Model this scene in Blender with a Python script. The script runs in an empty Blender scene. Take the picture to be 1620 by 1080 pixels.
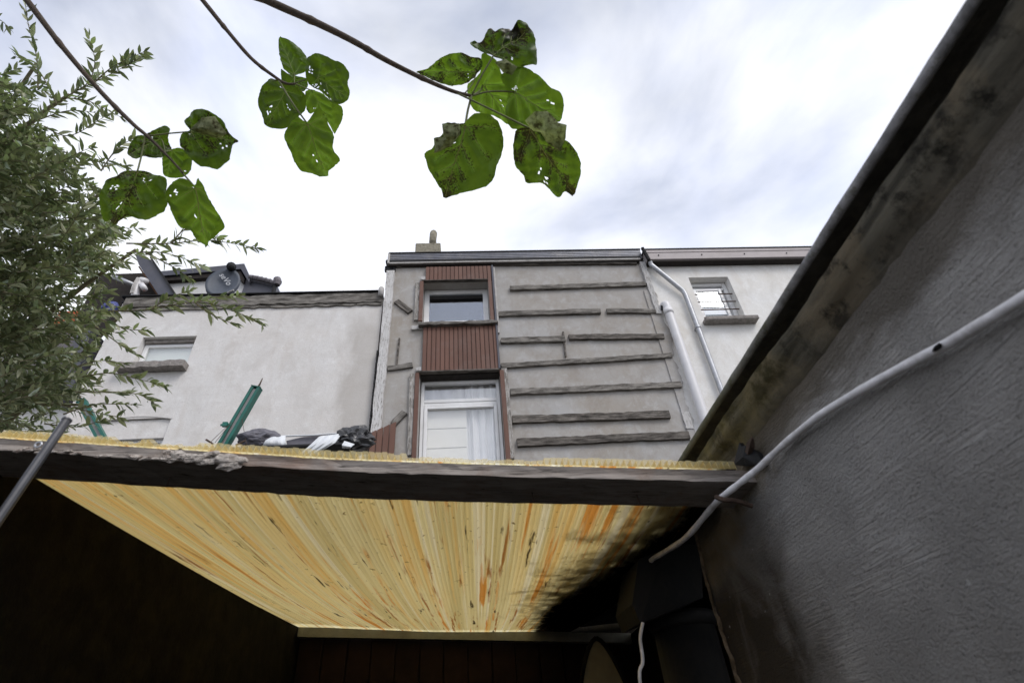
import bpy, bmesh, math, random
import numpy as np
from mathutils import Vector, Matrix, noise as mnoise
R = math.radians
random.seed(7)
scene = bpy.context.scene
C = scene.collection

# ------------------------------------------------------------------ camera
CAM = Vector((0, 0, 1.6))
FPX, PITCH, ROLL, YAW = 856.56, R(38.39), R(-5.385), R(5.947)
_fw = Vector((math.sin(YAW)*math.cos(PITCH), math.cos(YAW)*math.cos(PITCH), math.sin(PITCH)))
_rt0 = Vector((math.cos(YAW), -math.sin(YAW), 0)); _up0 = _rt0.cross(_fw)
_rt = _rt0*math.cos(ROLL) + _up0*math.sin(ROLL)
_up = -_rt0*math.sin(ROLL) + _up0*math.cos(ROLL)
cd = bpy.data.cameras.new('camera'); cam = bpy.data.objects.new('camera', cd); C.objects.link(cam)
cd.sensor_width = 36; cd.lens = FPX/1620*36; cd.clip_start = 0.02; cd.clip_end = 2000
cd.dof.use_dof = True; cd.dof.focus_distance = 3.2; cd.dof.aperture_fstop = 5.6
cam.matrix_world = Matrix((( _rt.x, _up.x, -_fw.x, CAM.x), (_rt.y, _up.y, -_fw.y, CAM.y), (_rt.z, _up.z, -_fw.z, CAM.z), (0, 0, 0, 1)))
scene.camera = cam
def ray(x, y): return _rt*((x-810)/FPX) - _up*((y-540)/FPX) + _fw
def atY(x, y, Y): d = ray(x, y); return CAM + d*(Y/d.y)
def atX(x, y, X): d = ray(x, y); return CAM + d*(X/d.x)
def atD(x, y, D): return CAM + ray(x, y)*D

# ------------------------------------------------------------------ sky, sun, exposure
SUN_EL, SUN_AZ = R(48), R(140)          # azimuth measured from +Y towards +X
w = bpy.data.worlds.new('World'); scene.world = w; w.use_nodes = True
nt = w.node_tree; nt.nodes.clear()
def N(t, typ, **kw):
    n = t.nodes.new(typ)
    for k, v in kw.items():
        if k.startswith('i_'): n.inputs[k[2:].replace('_', ' ')].default_value = v
        else: setattr(n, k, v)
    return n
out = N(nt, 'ShaderNodeOutputWorld'); bg = N(nt, 'ShaderNodeBackground')
sky = N(nt, 'ShaderNodeTexSky', sky_type='NISHITA'); sky.sun_disc = False
sky.sun_elevation = SUN_EL; sky.sun_rotation = SUN_AZ; sky.altitude = 50; sky.air_density = 1.0; sky.dust_density = 2.0
tc = N(nt, 'ShaderNodeTexCoord')
mp = N(nt, 'ShaderNodeMapping'); mp.inputs['Scale'].default_value = (1.0, 1.0, 1.5); mp.inputs['Location'].default_value = (0.9, 0.55, 0.3)
nt.links.new(tc.outputs['Generated'], mp.inputs['Vector'])
nz = N(nt, 'ShaderNodeTexNoise'); nz.inputs['Scale'].default_value = 2.1; nz.inputs['Detail'].default_value = 7; nz.inputs['Roughness'].default_value = 0.5; nz.inputs['Distortion'].default_value = 0.35
nt.links.new(mp.outputs[0], nz.inputs['Vector'])
cr = N(nt, 'ShaderNodeValToRGB'); cr.color_ramp.elements[0].position = 0.34; cr.color_ramp.elements[1].position = 0.60
cr.color_ramp.elements[0].color = (0.36, 0.36, 0.36, 1); cr.color_ramp.elements[1].color = (1, 1, 1, 1)
nt.links.new(nz.outputs['Fac'], cr.inputs['Fac'])
nz2 = N(nt, 'ShaderNodeTexNoise'); nz2.inputs['Scale'].default_value = 3.4; nz2.inputs['Detail'].default_value = 6; nz2.inputs['Roughness'].default_value = 0.5
nt.links.new(mp.outputs[0], nz2.inputs['Vector'])
cr2 = N(nt, 'ShaderNodeValToRGB'); cr2.color_ramp.elements[0].position = 0.33; cr2.color_ramp.elements[1].position = 0.62
cr2.color_ramp.elements[0].color = (10.2, 10.8, 13.0, 1); cr2.color_ramp.elements[1].color = (12.4, 12.55, 13.1, 1)
nt.links.new(nz2.outputs['Fac'], cr2.inputs['Fac'])
skm = N(nt, 'ShaderNodeMixRGB', blend_type='MULTIPLY'); skm.inputs[0].default_value = 1; skm.inputs[2].default_value = (1.6, 1.6, 1.6, 1)
nt.links.new(sky.outputs[0], skm.inputs[1])
mx = N(nt, 'ShaderNodeMixRGB'); nt.links.new(cr.outputs[0], mx.inputs[0]); nt.links.new(skm.outputs[0], mx.inputs[1]); nt.links.new(cr2.outputs[0], mx.inputs[2])
nt.links.new(mx.outputs[0], bg.inputs['Color']); bg.inputs['Strength'].default_value = 0.07
nt.links.new(bg.outputs[0], out.inputs['Surface'])
sd = bpy.data.lights.new('sun', 'SUN'); sd.energy = 1.2; sd.angle = R(25); sd.color = (1, 0.97, 0.93)
sun = bpy.data.objects.new('sun', sd); C.objects.link(sun)
sdir = Vector((math.sin(SUN_AZ)*math.cos(SUN_EL), math.cos(SUN_AZ)*math.cos(SUN_EL), math.sin(SUN_EL)))
sun.rotation_euler = sdir.to_track_quat('Z', 'Y').to_euler(); sun.location = sdir*30
scene.view_settings.view_transform = 'Standard'; scene.view_settings.look = 'None'
scene.view_settings.exposure = 0.45; scene.view_settings.gamma = 1; scene.view_settings.use_curve_mapping = False

# ------------------------------------------------------------------ object helpers
WL = {}
def obj(name, vf, mat=None, parent=None, loc=(0, 0, 0), rot=None, smooth=False, mats=None, midx=None):
    """vf = (verts, faces) or mesh. loc is a world position; the mesh is local to it."""
    if isinstance(vf, bpy.types.Mesh): me = vf
    else:
        me = bpy.data.meshes.new(name); me.from_pydata([tuple(v) for v in vf[0]], [], [tuple(f) for f in vf[1]])
        for m in (mats or [mat]):
            if m: me.materials.append(m)
        if midx: me.polygons.foreach_set('material_index', midx)
        if smooth: me.polygons.foreach_set('use_smooth', [True]*len(me.polygons))
        me.update()
    o = bpy.data.objects.new(name, me); C.objects.link(o)
    l = Vector(loc); WL[o.name] = l
    if parent: o.parent = parent; l = l - WL[parent.name]
    o.location = l
    if rot: o.rotation_euler = rot
    return o
def empty(name, loc, label, cat, group=None):
    o = bpy.data.objects.new(name, None); C.objects.link(o); o.location = loc; WL[o.name] = Vector(loc); o.empty_display_size = .2
    return tag(o, label, cat, group)
def tag(o, label, cat, group=None):
    o['label'] = label; o['category'] = cat
    if group: o['group'] = group
    return o
def struct(o): o['kind'] = 'structure'; return o
def join(*parts):
    V, Fc = [], []
    for v, f in parts:
        n = len(V); V += [tuple(a) for a in v]; Fc += [tuple(i+n for i in q) for q in f]
    return V, Fc
def box(x0, x1, y0, y1, z0, z1):
    v = [(x, y, z) for x in (x0, x1) for y in (y0, y1) for z in (z0, z1)]
    return v, [(0, 1, 3, 2), (4, 6, 7, 5), (0, 4, 5, 1), (2, 3, 7, 6), (0, 2, 6, 4), (1, 5, 7, 3)]
def bevbox(x0, x1, y0, y1, z0, z1, b=.006):
    """box with chamfered edges"""
    V, Fc = [], []
    bm = bmesh.new(); v, f = box(x0, x1, y0, y1, z0, z1)
    bv = [bm.verts.new(a) for a in v]
    for q in f: bm.faces.new([bv[i] for i in q])
    bmesh.ops.bevel(bm, geom=bm.edges[:], offset=b, segments=1, affect='EDGES')
    bm.verts.index_update(); V = [tuple(a.co) for a in bm.verts]; Fc = [tuple(a.index for a in q.verts) for q in bm.faces]; bm.free()
    return V, Fc
def tube(pts, rad, n=8, cap=True):
    pts = [Vector(p) for p in pts]; V, Fc = [], []
    if not isinstance(rad, (list, tuple)): rad = [rad]*len(pts)
    prev = None
    for i, p in enumerate(pts):
        t = (pts[min(i+1, len(pts)-1)] - pts[max(i-1, 0)]).normalized()
        if prev is None:
            a = t.orthogonal().normalized()
        else:
            a = (prev - t*prev.dot(t)); a = a.normalized() if a.length > 1e-6 else t.orthogonal().normalized()
        prev = a; b = t.cross(a)
        for k in range(n):
            an = 2*math.pi*k/n; V.append(p + (a*math.cos(an)+b*math.sin(an))*rad[i])
    for i in range(len(pts)-1):
        for k in range(n):
            k2 = (k+1) % n; Fc.append((i*n+k, i*n+k2, (i+1)*n+k2, (i+1)*n+k))
    if cap: Fc.append(tuple(range(n-1, -1, -1))); Fc.append(tuple((len(pts)-1)*n+k for k in range(n)))
    return V, Fc
def spline(pts, m=6):
    """Catmull-Rom through points"""
    P = [Vector(p) for p in pts]; o = []
    for i in range(len(P)-1):
        p0, p1, p2, p3 = P[max(i-1, 0)], P[i], P[i+1], P[min(i+2, len(P)-1)]
        for k in range(m):
            t = k/m
            o.append(.5*((2*p1)+(p2-p0)*t+(2*p0-5*p1+4*p2-p3)*t*t+(3*p1-p0-3*p2+p3)*t**3))
    return o+[P[-1]]
def wall(x0, x1, z0, z1, y, th, ops=()):
    """wall slab facing -Y with rectangular openings (x0,x1,z0,z1) and their reveals"""
    xs = sorted({x0, x1, *[a for o in ops for a in o[:2]]}); zs = sorted({z0, z1, *[a for o in ops for a in o[2:]]})
    V, Fc = [], []
    def q(*p): n = len(V); V.extend(p); Fc.append((n, n+1, n+2, n+3))
    for i in range(len(xs)-1):
        for j in range(len(zs)-1):
            cx, cz = (xs[i]+xs[i+1])/2, (zs[j]+zs[j+1])/2
            if any(o[0] < cx < o[1] and o[2] < cz < o[3] for o in ops): continue
            a, b, c, d = xs[i], xs[i+1], zs[j], zs[j+1]
            q((a, y, c), (b, y, c), (b, y, d), (a, y, d)); q((b, y+th, c), (a, y+th, c), (a, y+th, d), (b, y+th, d))
    Y = y+th
    for a, b, c, d in ops:
        q((a, y, c), (a, y, d), (a, Y, d), (a, Y, c)); q((b, y, d), (b, y, c), (b, Y, c), (b, Y, d))
        q((a, y, d), (b, y, d), (b, Y, d), (a, Y, d)); q((a, y, c), (a, Y, c), (b, Y, c), (b, y, c))
    q((x0, y, z0), (x0, y, z1), (x0, Y, z1), (x0, Y, z0)); q((x1, y, z1), (x1, y, z0), (x1, Y, z0), (x1, Y, z1))
    q((x0, y, z1), (x1, y, z1), (x1, Y, z1), (x0, Y, z1))
    return V, Fc
def extr(poly, axis, a, b):
    """extrude a 2D polygon along an axis; poly in the other two axes (x,z for y; y,z for x)"""
    def mk(p, t): return (p[0], t, p[1]) if axis == 'y' else ((t, p[0], p[1]) if axis == 'x' else (p[0], p[1], t))
    n = len(poly); V = [mk(p, a) for p in poly]+[mk(p, b) for p in poly]
    Fc = [tuple(range(n)), tuple(range(2*n-1, n-1, -1))]+[(i, i+n, (i+1) % n+n, (i+1) % n) for i in range(n)]
    return V, Fc

# ------------------------------------------------------------------ material helpers
class M:
    def __init__(s, name):
        s.m = bpy.data.materials.new(name); s.m.use_nodes = True; s.t = s.m.node_tree; s.t.nodes.clear()
        s.out = s.n('ShaderNodeOutputMaterial'); s.b = s.n('ShaderNodeBsdfPrincipled'); s.l(s.b, s.out.inputs['Surface'])
    def n(s, typ, **kw): return N(s.t, typ, **kw)
    def l(s, a, b): s.t.links.new(a.outputs[0] if hasattr(a, 'outputs') else a, b)
    def pos(s, scale=(1, 1, 1), rot=(0, 0, 0), loc=(0, 0, 0), obj=False):
        g = s.n('ShaderNodeTexCoord').outputs['Object'] if obj else s.n('ShaderNodeNewGeometry').outputs['Position']
        m = s.n('ShaderNodeMapping'); m.inputs['Scale'].default_value = scale; m.inputs['Rotation'].default_value = rot; m.inputs['Location'].default_value = loc
        s.l(g, m.inputs['Vector'])
        if obj:      # per-object offset so that copies differ
            r = s.n('ShaderNodeObjectInfo'); a = s.n('ShaderNodeVectorMath', operation='MULTIPLY_ADD')
            s.l(r.outputs['Random'], a.inputs[0]); a.inputs[1].default_value = (37, 51, 73); s.l(m, a.inputs[2]); return a.outputs[0]
        return m.outputs[0]
    def noise(s, vec, scale=5, detail=6, rough=.6, dist=0.):
        n = s.n('ShaderNodeTexNoise'); s.l(vec, n.inputs['Vector'])
        n.inputs['Scale'].default_value = scale; n.inputs['Detail'].default_value = detail; n.inputs['Roughness'].default_value = rough; n.inputs['Distortion'].default_value = dist
        return n.outputs['Fac']
    def ramp(s, fac, stops, interp='LINEAR'):
        r = s.n('ShaderNodeValToRGB'); e = r.color_ramp.elements; r.color_ramp.interpolation = interp
        while len(e) < len(stops): e.new(.5)
        for k, (p, c) in enumerate(stops):
            e[k].position = p; c = (c, c, c) if isinstance(c, (int, float)) else c; e[k].color = (*c, 1)
        s.l(fac, r.inputs['Fac']); return r.outputs['Color']
    def mix(s, f, a, b, mode='MIX'):
        n = s.n('ShaderNodeMixRGB', blend_type=mode)
        for i, v in enumerate((f, a, b)):
            if isinstance(v, (int, float)): n.inputs[i].default_value = v if i == 0 else (v, v, v, 1)
            elif isinstance(v, tuple): n.inputs[i].default_value = (*v, 1)
            else: s.l(v, n.inputs[i])
        return n.outputs[0]
    def math(s, op, a, b=0.):
        n = s.n('ShaderNodeMath', operation=op)
        for i, v in enumerate((a, b)):
            if isinstance(v, (int, float)): n.inputs[i].default_value = v
            else: s.l(v, n.inputs[i])
        return n.outputs[0]
    def sep(s, vec): n = s.n('ShaderNodeSeparateXYZ'); s.l(vec, n.inputs[0]); return n.outputs
    def col(s, c):
        if isinstance(c, tuple): s.b.inputs['Base Color'].default_value = (*c, 1)
        else: s.l(c, s.b.inputs['Base Color'])
        return s
    def rough(s, r):
        if isinstance(r, (int, float)): s.b.inputs['Roughness'].default_value = r
        else: s.l(r, s.b.inputs['Roughness'])
        return s
    def spec(s, v): s.b.inputs['Specular IOR Level'].default_value = v; return s
    def bump(s, h, strength=.3, dist=.01):
        n = s.n('ShaderNodeBump'); n.inputs['Strength'].default_value = strength; n.inputs['Distance'].default_value = dist
        s.l(h, n.inputs['Height']); s.l(n, s.b.inputs['Normal']); return s
def sc(c, k): return tuple(min(1, a*k) for a in c)

def plaster(name, base, warm, cool, dark, streak=.5, bump=.35, fine=60):
    m = M(name); p = m.pos()
    big = m.noise(p, .9, 5, .6); mid = m.noise(p, 3.2, 8, .65, .4); fin = m.noise(p, fine, 4, .7)
    c = m.mix(m.ramp(big, [(.35, 0), (.65, 1)]), warm, cool)
    c = m.mix(m.ramp(mid, [(.3, .75), (.6, .2)]), c, base)
    st = m.noise(m.pos((2.2, 2.2, .5)), 1.6, 8, .65, .5)
    c = m.mix(m.math('MULTIPLY', m.ramp(st, [(.52, 0), (.72, 1)]), streak), c, dark)
    pat = m.noise(m.pos(loc=(9, 3, 5)), 6.5, 10, .72, .3)
    c = m.mix(m.ramp(pat, [(.50, 0), (.70, .7)]), c, sc(cool, 1.15))
    pt2 = m.noise(m.pos((1, 1, .7), loc=(1, 8, 2)), 2.1, 9, .7, .6)
    c = m.mix(m.ramp(pt2, [(.48, 0), (.68, .55)]), c, sc(warm, .80))
    c = m.mix(m.ramp(fin, [(.28, .5), (.45, 0)]), c, sc(base, .62))
    m.col(c).rough(.92).spec(.2)
    h = m.mix(.45, m.mix(.5, mid, pat), fin); m.bump(h, bump, .012)
    return m
def wood(name, c1, c2, dark, paint=None, amount=0., along='X'):
    m = M(name); k = {'X': (1.6, 26, 26), 'Z': (26, 26, 1.6)}[along]
    p = m.pos(k, obj=True); g = m.noise(p, 1.6, 8, .7, .25)
    c = m.mix(m.ramp(g, [(.3, 0), (.62, 1)]), c1, c2)
    k2 = {'X': (2.5, 60, 60), 'Z': (60, 60, 2.5)}[along]
    cracks = m.noise(m.pos(k2, obj=True, loc=(3, 1, 2)), 1.2, 5, .75)
    cm = m.ramp(cracks, [(.30, 1), (.44, 0)])
    blot = m.noise(m.pos((4, 14, 14) if along == 'X' else (14, 14, 4), obj=True, loc=(8, 8, 8)), 1.1, 5, .65)
    c = m.mix(m.ramp(blot, [(.35, .75), (.55, 0)]), c, sc(c1, .55)); c = m.mix(m.ramp(blot, [(.55, 0), (.75, .6)]), c, sc(c2, 1.25))
    c = m.mix(cm, c, dark)
    if paint:
        pn = m.noise(m.pos((7, 45, 45) if along == 'X' else (45, 45, 7), obj=True), 1.4, 9, .75)
        pm = m.ramp(pn, [(.5-amount*.25-.03, 0), (.5-amount*.25+.05, 1)] if amount < 0 else [(.62-amount*.35, 0), (.66-amount*.35, 1)])
        c = m.mix(pm, c, m.mix(m.ramp(g, [(.3, 0), (.7, .4)]), paint, c1))
    r = m.n('ShaderNodeObjectInfo'); v = m.math('MULTIPLY_ADD', r.outputs['Random'], .35)
    v.node.inputs[2].default_value = .82
    c = m.mix(1., c, v, 'MULTIPLY')
    m.col(c).rough(.9).spec(.15).bump(m.mix(.5, g, m.ramp(cracks, [(.3, 0), (.5, 1)])), .6, .008)
    return m.m
def simple(name, c, rough=.5, var=.15, scale=8, bump=.05, spec=.5, metal=0., dirt=None, dirtamt=.4):
    m = M(name); p = m.pos(); n1 = m.noise(p, scale, 7, .65, .2)
    cc = m.mix(m.ramp(n1, [(.3, 0), (.7, 1)]), sc(c, 1-var), sc(c, 1+var))
    if dirt:
        d = m.noise(m.pos(loc=(4, 7, 1)), scale*.6, 9, .72, .3); cc = m.mix(m.math('MULTIPLY', m.ramp(d, [(.46, 0), (.66, 1)]), dirtamt), cc, dirt)
    m.col(cc).rough(rough).spec(spec); m.b.inputs['Metallic'].default_value = metal
    if bump: m.bump(m.noise(p, scale*5, 5, .7), bump, .01)
    return m.m

# ------------------------------------------------------------------ materials
m_ = plaster('grey_plaster', (.375, .355, .325), (.35, .31, .265), (.43, .425, .425), (.27, .225, .18), .35, .8); PL_MAIN = m_.m
def left_plaster():
    m = plaster('white_plaster', (.68, .66, .635), (.66, .62, .58), (.70, .69, .68), (.50, .44, .385), .4, .6, 45)
    # damp grey-brown band that runs down beside the taller house
    P = m.sep(m.pos()); wv = m.noise(m.pos((1.6, 1.6, .7)), 1.3, 7, .62, .3)
    dx = m.math('SUBTRACT', P[0], m.math('MULTIPLY', wv, .95)); dx = m.math('ADD', dx, 2.62)
    band = m.ramp(dx, [(.0, 0), (.10, .25), (.24, .68), (.45, .6), (.8, .45)])
    zz = m.ramp(m.math('MULTIPLY', m.math('SUBTRACT', 8.2, P[2]), .35), [(0, 0), (.2, 1), (.9, 1), (1, .7)])
    src = m.b.inputs['Base Color'].links[0].from_socket
    c = m.mix(m.math('MULTIPLY', band, zz), src, (.43, .40, .365))
    # horizontal ghost courses of the brickwork underneath
    hz = m.noise(m.pos((.9, .9, 9)), 1.7, 6, .7, .25)
    c = m.mix(m.ramp(hz, [(.5, 0), (.75, .4)]), c, (.58, .55, .53))
    gn = m.noise(m.pos((9, 9, 30)), 2.2, 7, .75, .2); c = m.mix(m.ramp(gn, [(.28, .55), (.46, 0)]), c, (.42, .39, .36))
    m.col(c); return m.m
PL_LEFT = left_plaster()
PL_RIGHT = plaster('cream_plaster', (.77, .755, .72), (.76, .725, .665), (.79, .785, .775), (.56, .48, .38), .4, .3).m
PL_FAR = plaster('pale_far_plaster', (.62, .62, .61), (.60, .58, .55), (.64, .64, .64), (.45, .42, .38), .3, .2).m
WD_GREY = wood('weathered_grey_wood', (.075, .067, .058), (.29, .27, .245), (.015, .013, .011))
WD_DARK = wood('weathered_dark_wood', (.042, .037, .032), (.20, .18, .16), (.01, .009, .008))
WD_PAINT = wood('flaking_white_painted_wood', (.23, .21, .19), (.37, .35, .32), (.05, .045, .04), (.62, .61, .60), .55, 'Z')
WD_PAINTX = wood('flaking_white_painted_wood_flat', (.23, .21, .19), (.37, .35, .32), (.05, .045, .04), (.62, .61, .60), .55, 'X')
WD_VERT = wood('weathered_upright_wood', (.22, .20, .18), (.38, .36, .33), (.04, .035, .03), (.52, .50, .48), .30, 'Z')
def clad():
    m = M('brown_pvc_cladding'); p = m.pos((3, 3, .5)); n = m.noise(p, 1.6, 6, .6); oi = m.n('ShaderNodeObjectInfo')
    c = m.mix(m.ramp(n, [(.3, 0), (.7, 1)]), (.120, .055, .036), (.158, .076, .052))
    v = m.math('MULTIPLY_ADD', oi.outputs['Random'], .18); v.node.inputs[2].default_value = .90
    c = m.mix(1., c, v, 'MULTIPLY')
    d = m.noise(m.pos(loc=(2, 2, 2)), 2.2, 8, .7); c = m.mix(m.ramp(d, [(.5, 0), (.75, .35)]), c, (.22, .17, .15))
    m.col(c).rough(.55).spec(.35).bump(m.noise(m.pos((40, 40, 2)), 1, 4), .08, .004); return m.m
CLAD = clad()
PVC = simple('white_pvc_frame', (.80, .80, .80), .35, .05, 5, 0, .5, 0, (.5, .48, .44), .25)
PVC_PIPE = simple('white_drain_pipe', (.70, .69, .70), .4, .05, 4, 0, .5, 0, (.5, .47, .43), .3)
ZINC = simple('galvanised_zinc', (.40, .41, .43), .5, .15, 14, .1, .5, .85, (.32, .31, .30), .5)
SLATE_METAL = simple('slate_blue_metal', (.060, .062, .082), .5, .15, 5, .05, .5, .0, (.09, .085, .09), .5)
GREY_METAL = simple('grey_ribbed_fascia', (.20, .205, .235), .42, .2, 7, .05, .5, .3, (.33, .31, .30), .5)
MAUVE_FASCIA = simple('mauve_grey_fascia', (.36, .32, .32), .55, .1, 4, .05, .4, 0, (.28, .24, .23), .4)
TRIM = simple('pale_worn_trim', (.52, .50, .48), .7, .12, 18, .2, .3, 0, (.2, .18, .16), .5)
BLACK = simple('black_bitumen', (.018, .018, .019), .75, .3, 20, .3, .3)
SOFFIT = simple('dark_soffit', (.035, .03, .027), .9, .3, 15, .2, .2)
CONC = simple('lichen_concrete', (.30, .275, .215), .95, .35, 24, .9, .15, 0, (.15, .135, .10), .7)
SILL = simple('weathered_stone_sill', (.30, .275, .255), .95, .3, 22, .8, .15, 0, (.14, .13, .12), .6)
TILE = simple('grey_roof_tiles', (.17, .155, .165), .8, .25, 9, .3, .3)
ORANGE = simple('orange_terracotta', (.50, .11, .045), .8, .25, 12, .3, .3)
BROWN_SOFFIT = simple('brown_timber_soffit', (.15, .075, .04), .8, .3, 12, .2, .3)
ROOM = simple('dark_room', (.035, .037, .045), .9, .2, 3, 0, .1)
ROOM_PALE = simple('pale_room', (.30, .31, .32), .9, .1, 3, 0, .1)
CURTAIN = simple('white_curtain', (.88, .88, .89), .9, .04, 2, 0, .1)
BLIND = simple('cream_blind', (.88, .86, .80), .8, .05, 3, 0, .2)
BLIND_G = simple('pale_green_frosted_blind', (.76, .80, .74), .5, .05, 2, 0, .3)
CARD = simple('tan_card', (.50, .41, .24), .9, .15, 6, 0, .2)
DISH = simple('dark_blue_grey_dish', (.075, .088, .112), .55, .12, 6, .03, .4)
LETTER = simple('white_lettering', (.42, .43, .45), .5, .03, 5, 0, .3)
GREEN = simple('green_painted_steel', (.004, .115, .085), .4, .15, 7, 0, .5, 0, (.02, .08, .06), .4)
GREYSTRIP = simple('grey_rubber_strip', (.22, .22, .22), .6, .1, 8, 0, .3)
RUST = simple('rusty_iron', (.09, .06, .045), .85, .4, 30, .4, .3)
BLUE = simple('blue_plastic', (.06, .075, .24), .5, .2, 5, 0, .4)
GROUND = simple('yard_concrete', (.10, .095, .09), .95, .25, 3, .4, .2, 0, (.06, .085, .075), .5)
BRICK_BODY = simple('side_masonry', (.30, .24, .20), .95, .2, 5, .4, .15)
def glass(name, refl, tint):
    m = M(name); t = m.t; t.nodes.remove(m.b)
    tr = m.n('ShaderNodeBsdfTransparent'); tr.inputs[0].default_value = (*tint, 1)
    gl = m.n('ShaderNodeBsdfGlossy'); gl.inputs['Roughness'].default_value = .015; gl.inputs[0].default_value = (.95, .97, 1, 1)
    fr = m.n('ShaderNodeLayerWeight'); fr.inputs[0].default_value = .5
    f = m.math('ADD', m.math('MULTIPLY', m.math('POWER', fr.outputs['Facing'], 4.), .5), refl)
    bp = m.n('ShaderNodeBump'); bp.inputs['Strength'].default_value = .04; bp.inputs['Distance'].default_value = .02
    m.l(m.noise(m.pos(), 1.6, 2, .4), bp.inputs['Height']); m.l(bp, gl.inputs['Normal'])
    mx = m.n('ShaderNodeMixShader'); m.l(f, mx.inputs[0]); m.l(tr, mx.inputs[1]); m.l(gl, mx.inputs[2]); m.l(mx, m.out.inputs['Surface'])
    return m.m
GLASS = glass('window_glass', .13, (.965, .965, .96))
GLASS_DARK = glass('dark_room_glass', .18, (.85, .9, .95))
GLASS_SKY = glass('reflective_window_glass', .35, (.85, .9, .92))

# ------------------------------------------------------------------ ground
gz = [(-150, -150, 0), (150, -150, 0), (150, 150, 0), (-150, 150, 0)]
struct(obj('ground', (gz, [(0, 1, 2, 3)]), GROUND))

# ------------------------------------------------------------------ houses
YF = 7.2
Z0 = CAM.z
def F(x, y, Y=YF): p = atY(x, y, Y); return p.x, p.z
def plank_mesh(L, H, T, seed, wear=.08, segs=None):
    """worn board along local X, front face at -Y; a little uneven along its edges"""
    rr = random.Random(seed); segs = segs or max(4, int(L/.09)); V, Fc = [], []; mid_ = rr.uniform(-1, 1)*.05*H; ph = rr.random()*9
    for i in range(segs+1):
        x = -L/2+L*i/segs; e = wear*H
        if i in (0, segs): x += rr.uniform(-.015, .015)
        w_ = mnoise.noise(Vector((x*1.3+ph, seed, 0)))*.05*H+mid_*math.sin(x*.9+ph)
        top = H/2-rr.random()**3*e*1.3-.05*H*abs(mnoise.noise(Vector((x*5, seed, 2))))+w_; bot = -H/2+rr.random()**3*e*1.2+.05*H*abs(mnoise.noise(Vector((x*6, seed, 5))))+w_; f = -T+rr.uniform(-.1, .1)*T
        bx = rr.uniform(-.008, .008) if i in (0, segs) else 0
        V += [(x, 0, bot), (x, f, bot+.004), (x+bx, f, top-.004), (x+bx, 0, top)]
    for i in range(segs):
        for k in range(4): Fc.append((i*4+k, (i+1)*4+k, (i+1)*4+(k+1) % 4, i*4+(k+1) % 4))
    Fc += [(0, 1, 2, 3), (segs*4+3, segs*4+2, segs*4+1, segs*4)]
    return V, Fc
SEED = [100]
def board(name, p0, p1, hpx, T, mat, parent, y=YF, px=True, upright=False):
    """weathered board nailed on a facade between two facade points; hpx = breadth in metres"""
    a = atY(*p0, y) if px else Vector((p0[0], y, p0[1])); b = atY(*p1, y) if px else Vector((p1[0], y, p1[1]))
    L = math.hypot(b.x-a.x, b.z-a.z); ang = math.atan2(b.z-a.z, b.x-a.x); SEED[0] += 1
    c = (a+b)/2
    v, f = plank_mesh(L, hpx, T, SEED[0])
    if upright:      # bake so that the material's long axis is local Z
        if ang < 0: ang += math.pi
        v = [(-z, yy, x) for x, yy, z in v]; ang -= math.pi/2
    return obj(name, (v, f), mat, parent, c, (0, -ang, 0))

def frame_rect(x0, x1, z0, z1, y0, y1, w, bars=()):
    """window frame: four bars plus extra (x0,x1,z0,z1) bars"""
    P = [bevbox(x0, x0+w, y0, y1, z0, z1, .008), bevbox(x1-w, x1, y0, y1, z0, z1, .008),
         bevbox(x0+w-.002, x1-w+.002, y0+.002, y1-.002, z1-w, z1, .008), bevbox(x0+w-.002, x1-w+.002, y0+.002, y1-.002, z0, z0+w, .008)]
    for b in bars: P.append(bevbox(b[0], b[1], y0+.004, y1-.004, b[2], b[3], .006))
    return join(*P)

# ---- the house in the middle
XL, XR, ZT = -1.465, 3.40, 9.25
XF = 3.52      # right end of the fascia
main = empty('grey_battened_house', (1, YF, 0), 'tall grey plastered house with weathered battens and brown cladding strip', 'house')
U = (-.785, .40, 7.72, 8.785)      # upper window opening
Lw = (-.785, .50, 4.2, 6.72)      # lower window opening
obj('wall', wall(XL, XR, 0, ZT, YF, .34, [U, Lw]), PL_MAIN, main)
obj('side_wall', join(box(XL, XL+.3, YF+.34, 15, 0, ZT), box(XR-.3, XR-.003, YF+.34, 15, 0, ZT), box(XL+.3, XR-.3, 14.7, 15, 0, ZT)), BRICK_BODY, main)
rf = obj('flat_roof', box(XL-.03, XR+.01, YF-.10, 15.05, ZT+.002, ZT+.06), BLACK, main)
# thin ragged skin of grey plaster on the right whose edge is broken, over the pale neighbour
def interp0(x, T):
    for a, b in zip(T, T[1:]):
        if a[0] <= x <= b[0]: return a[1]+(b[1]-a[1])*(x-a[0])/(b[0]-a[0])
    return T[-1][1]
rr = random.Random(5); edge = []
zz = 4.0
while zz < 8.45:
    t = (8.45-zz)/4.4
    edge.append((interp0(zz, [(4, 3.40), (5.4, 3.415), (6.3, 3.455), (6.9, 3.47), (7.3, 3.535), (7.8, 3.50), (8.5, 3.49)])+.018*math.sin(zz*7)+rr.uniform(-.02, .02), zz)); zz += rr.uniform(.02, .07)
poly = [(XR-.1, 4.0)]+edge+[(XR-.1, 8.45)]
obj('ragged_plaster_edge', extr(poly, 'y', YF-.022, YF-.002), PL_MAIN, main)
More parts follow.
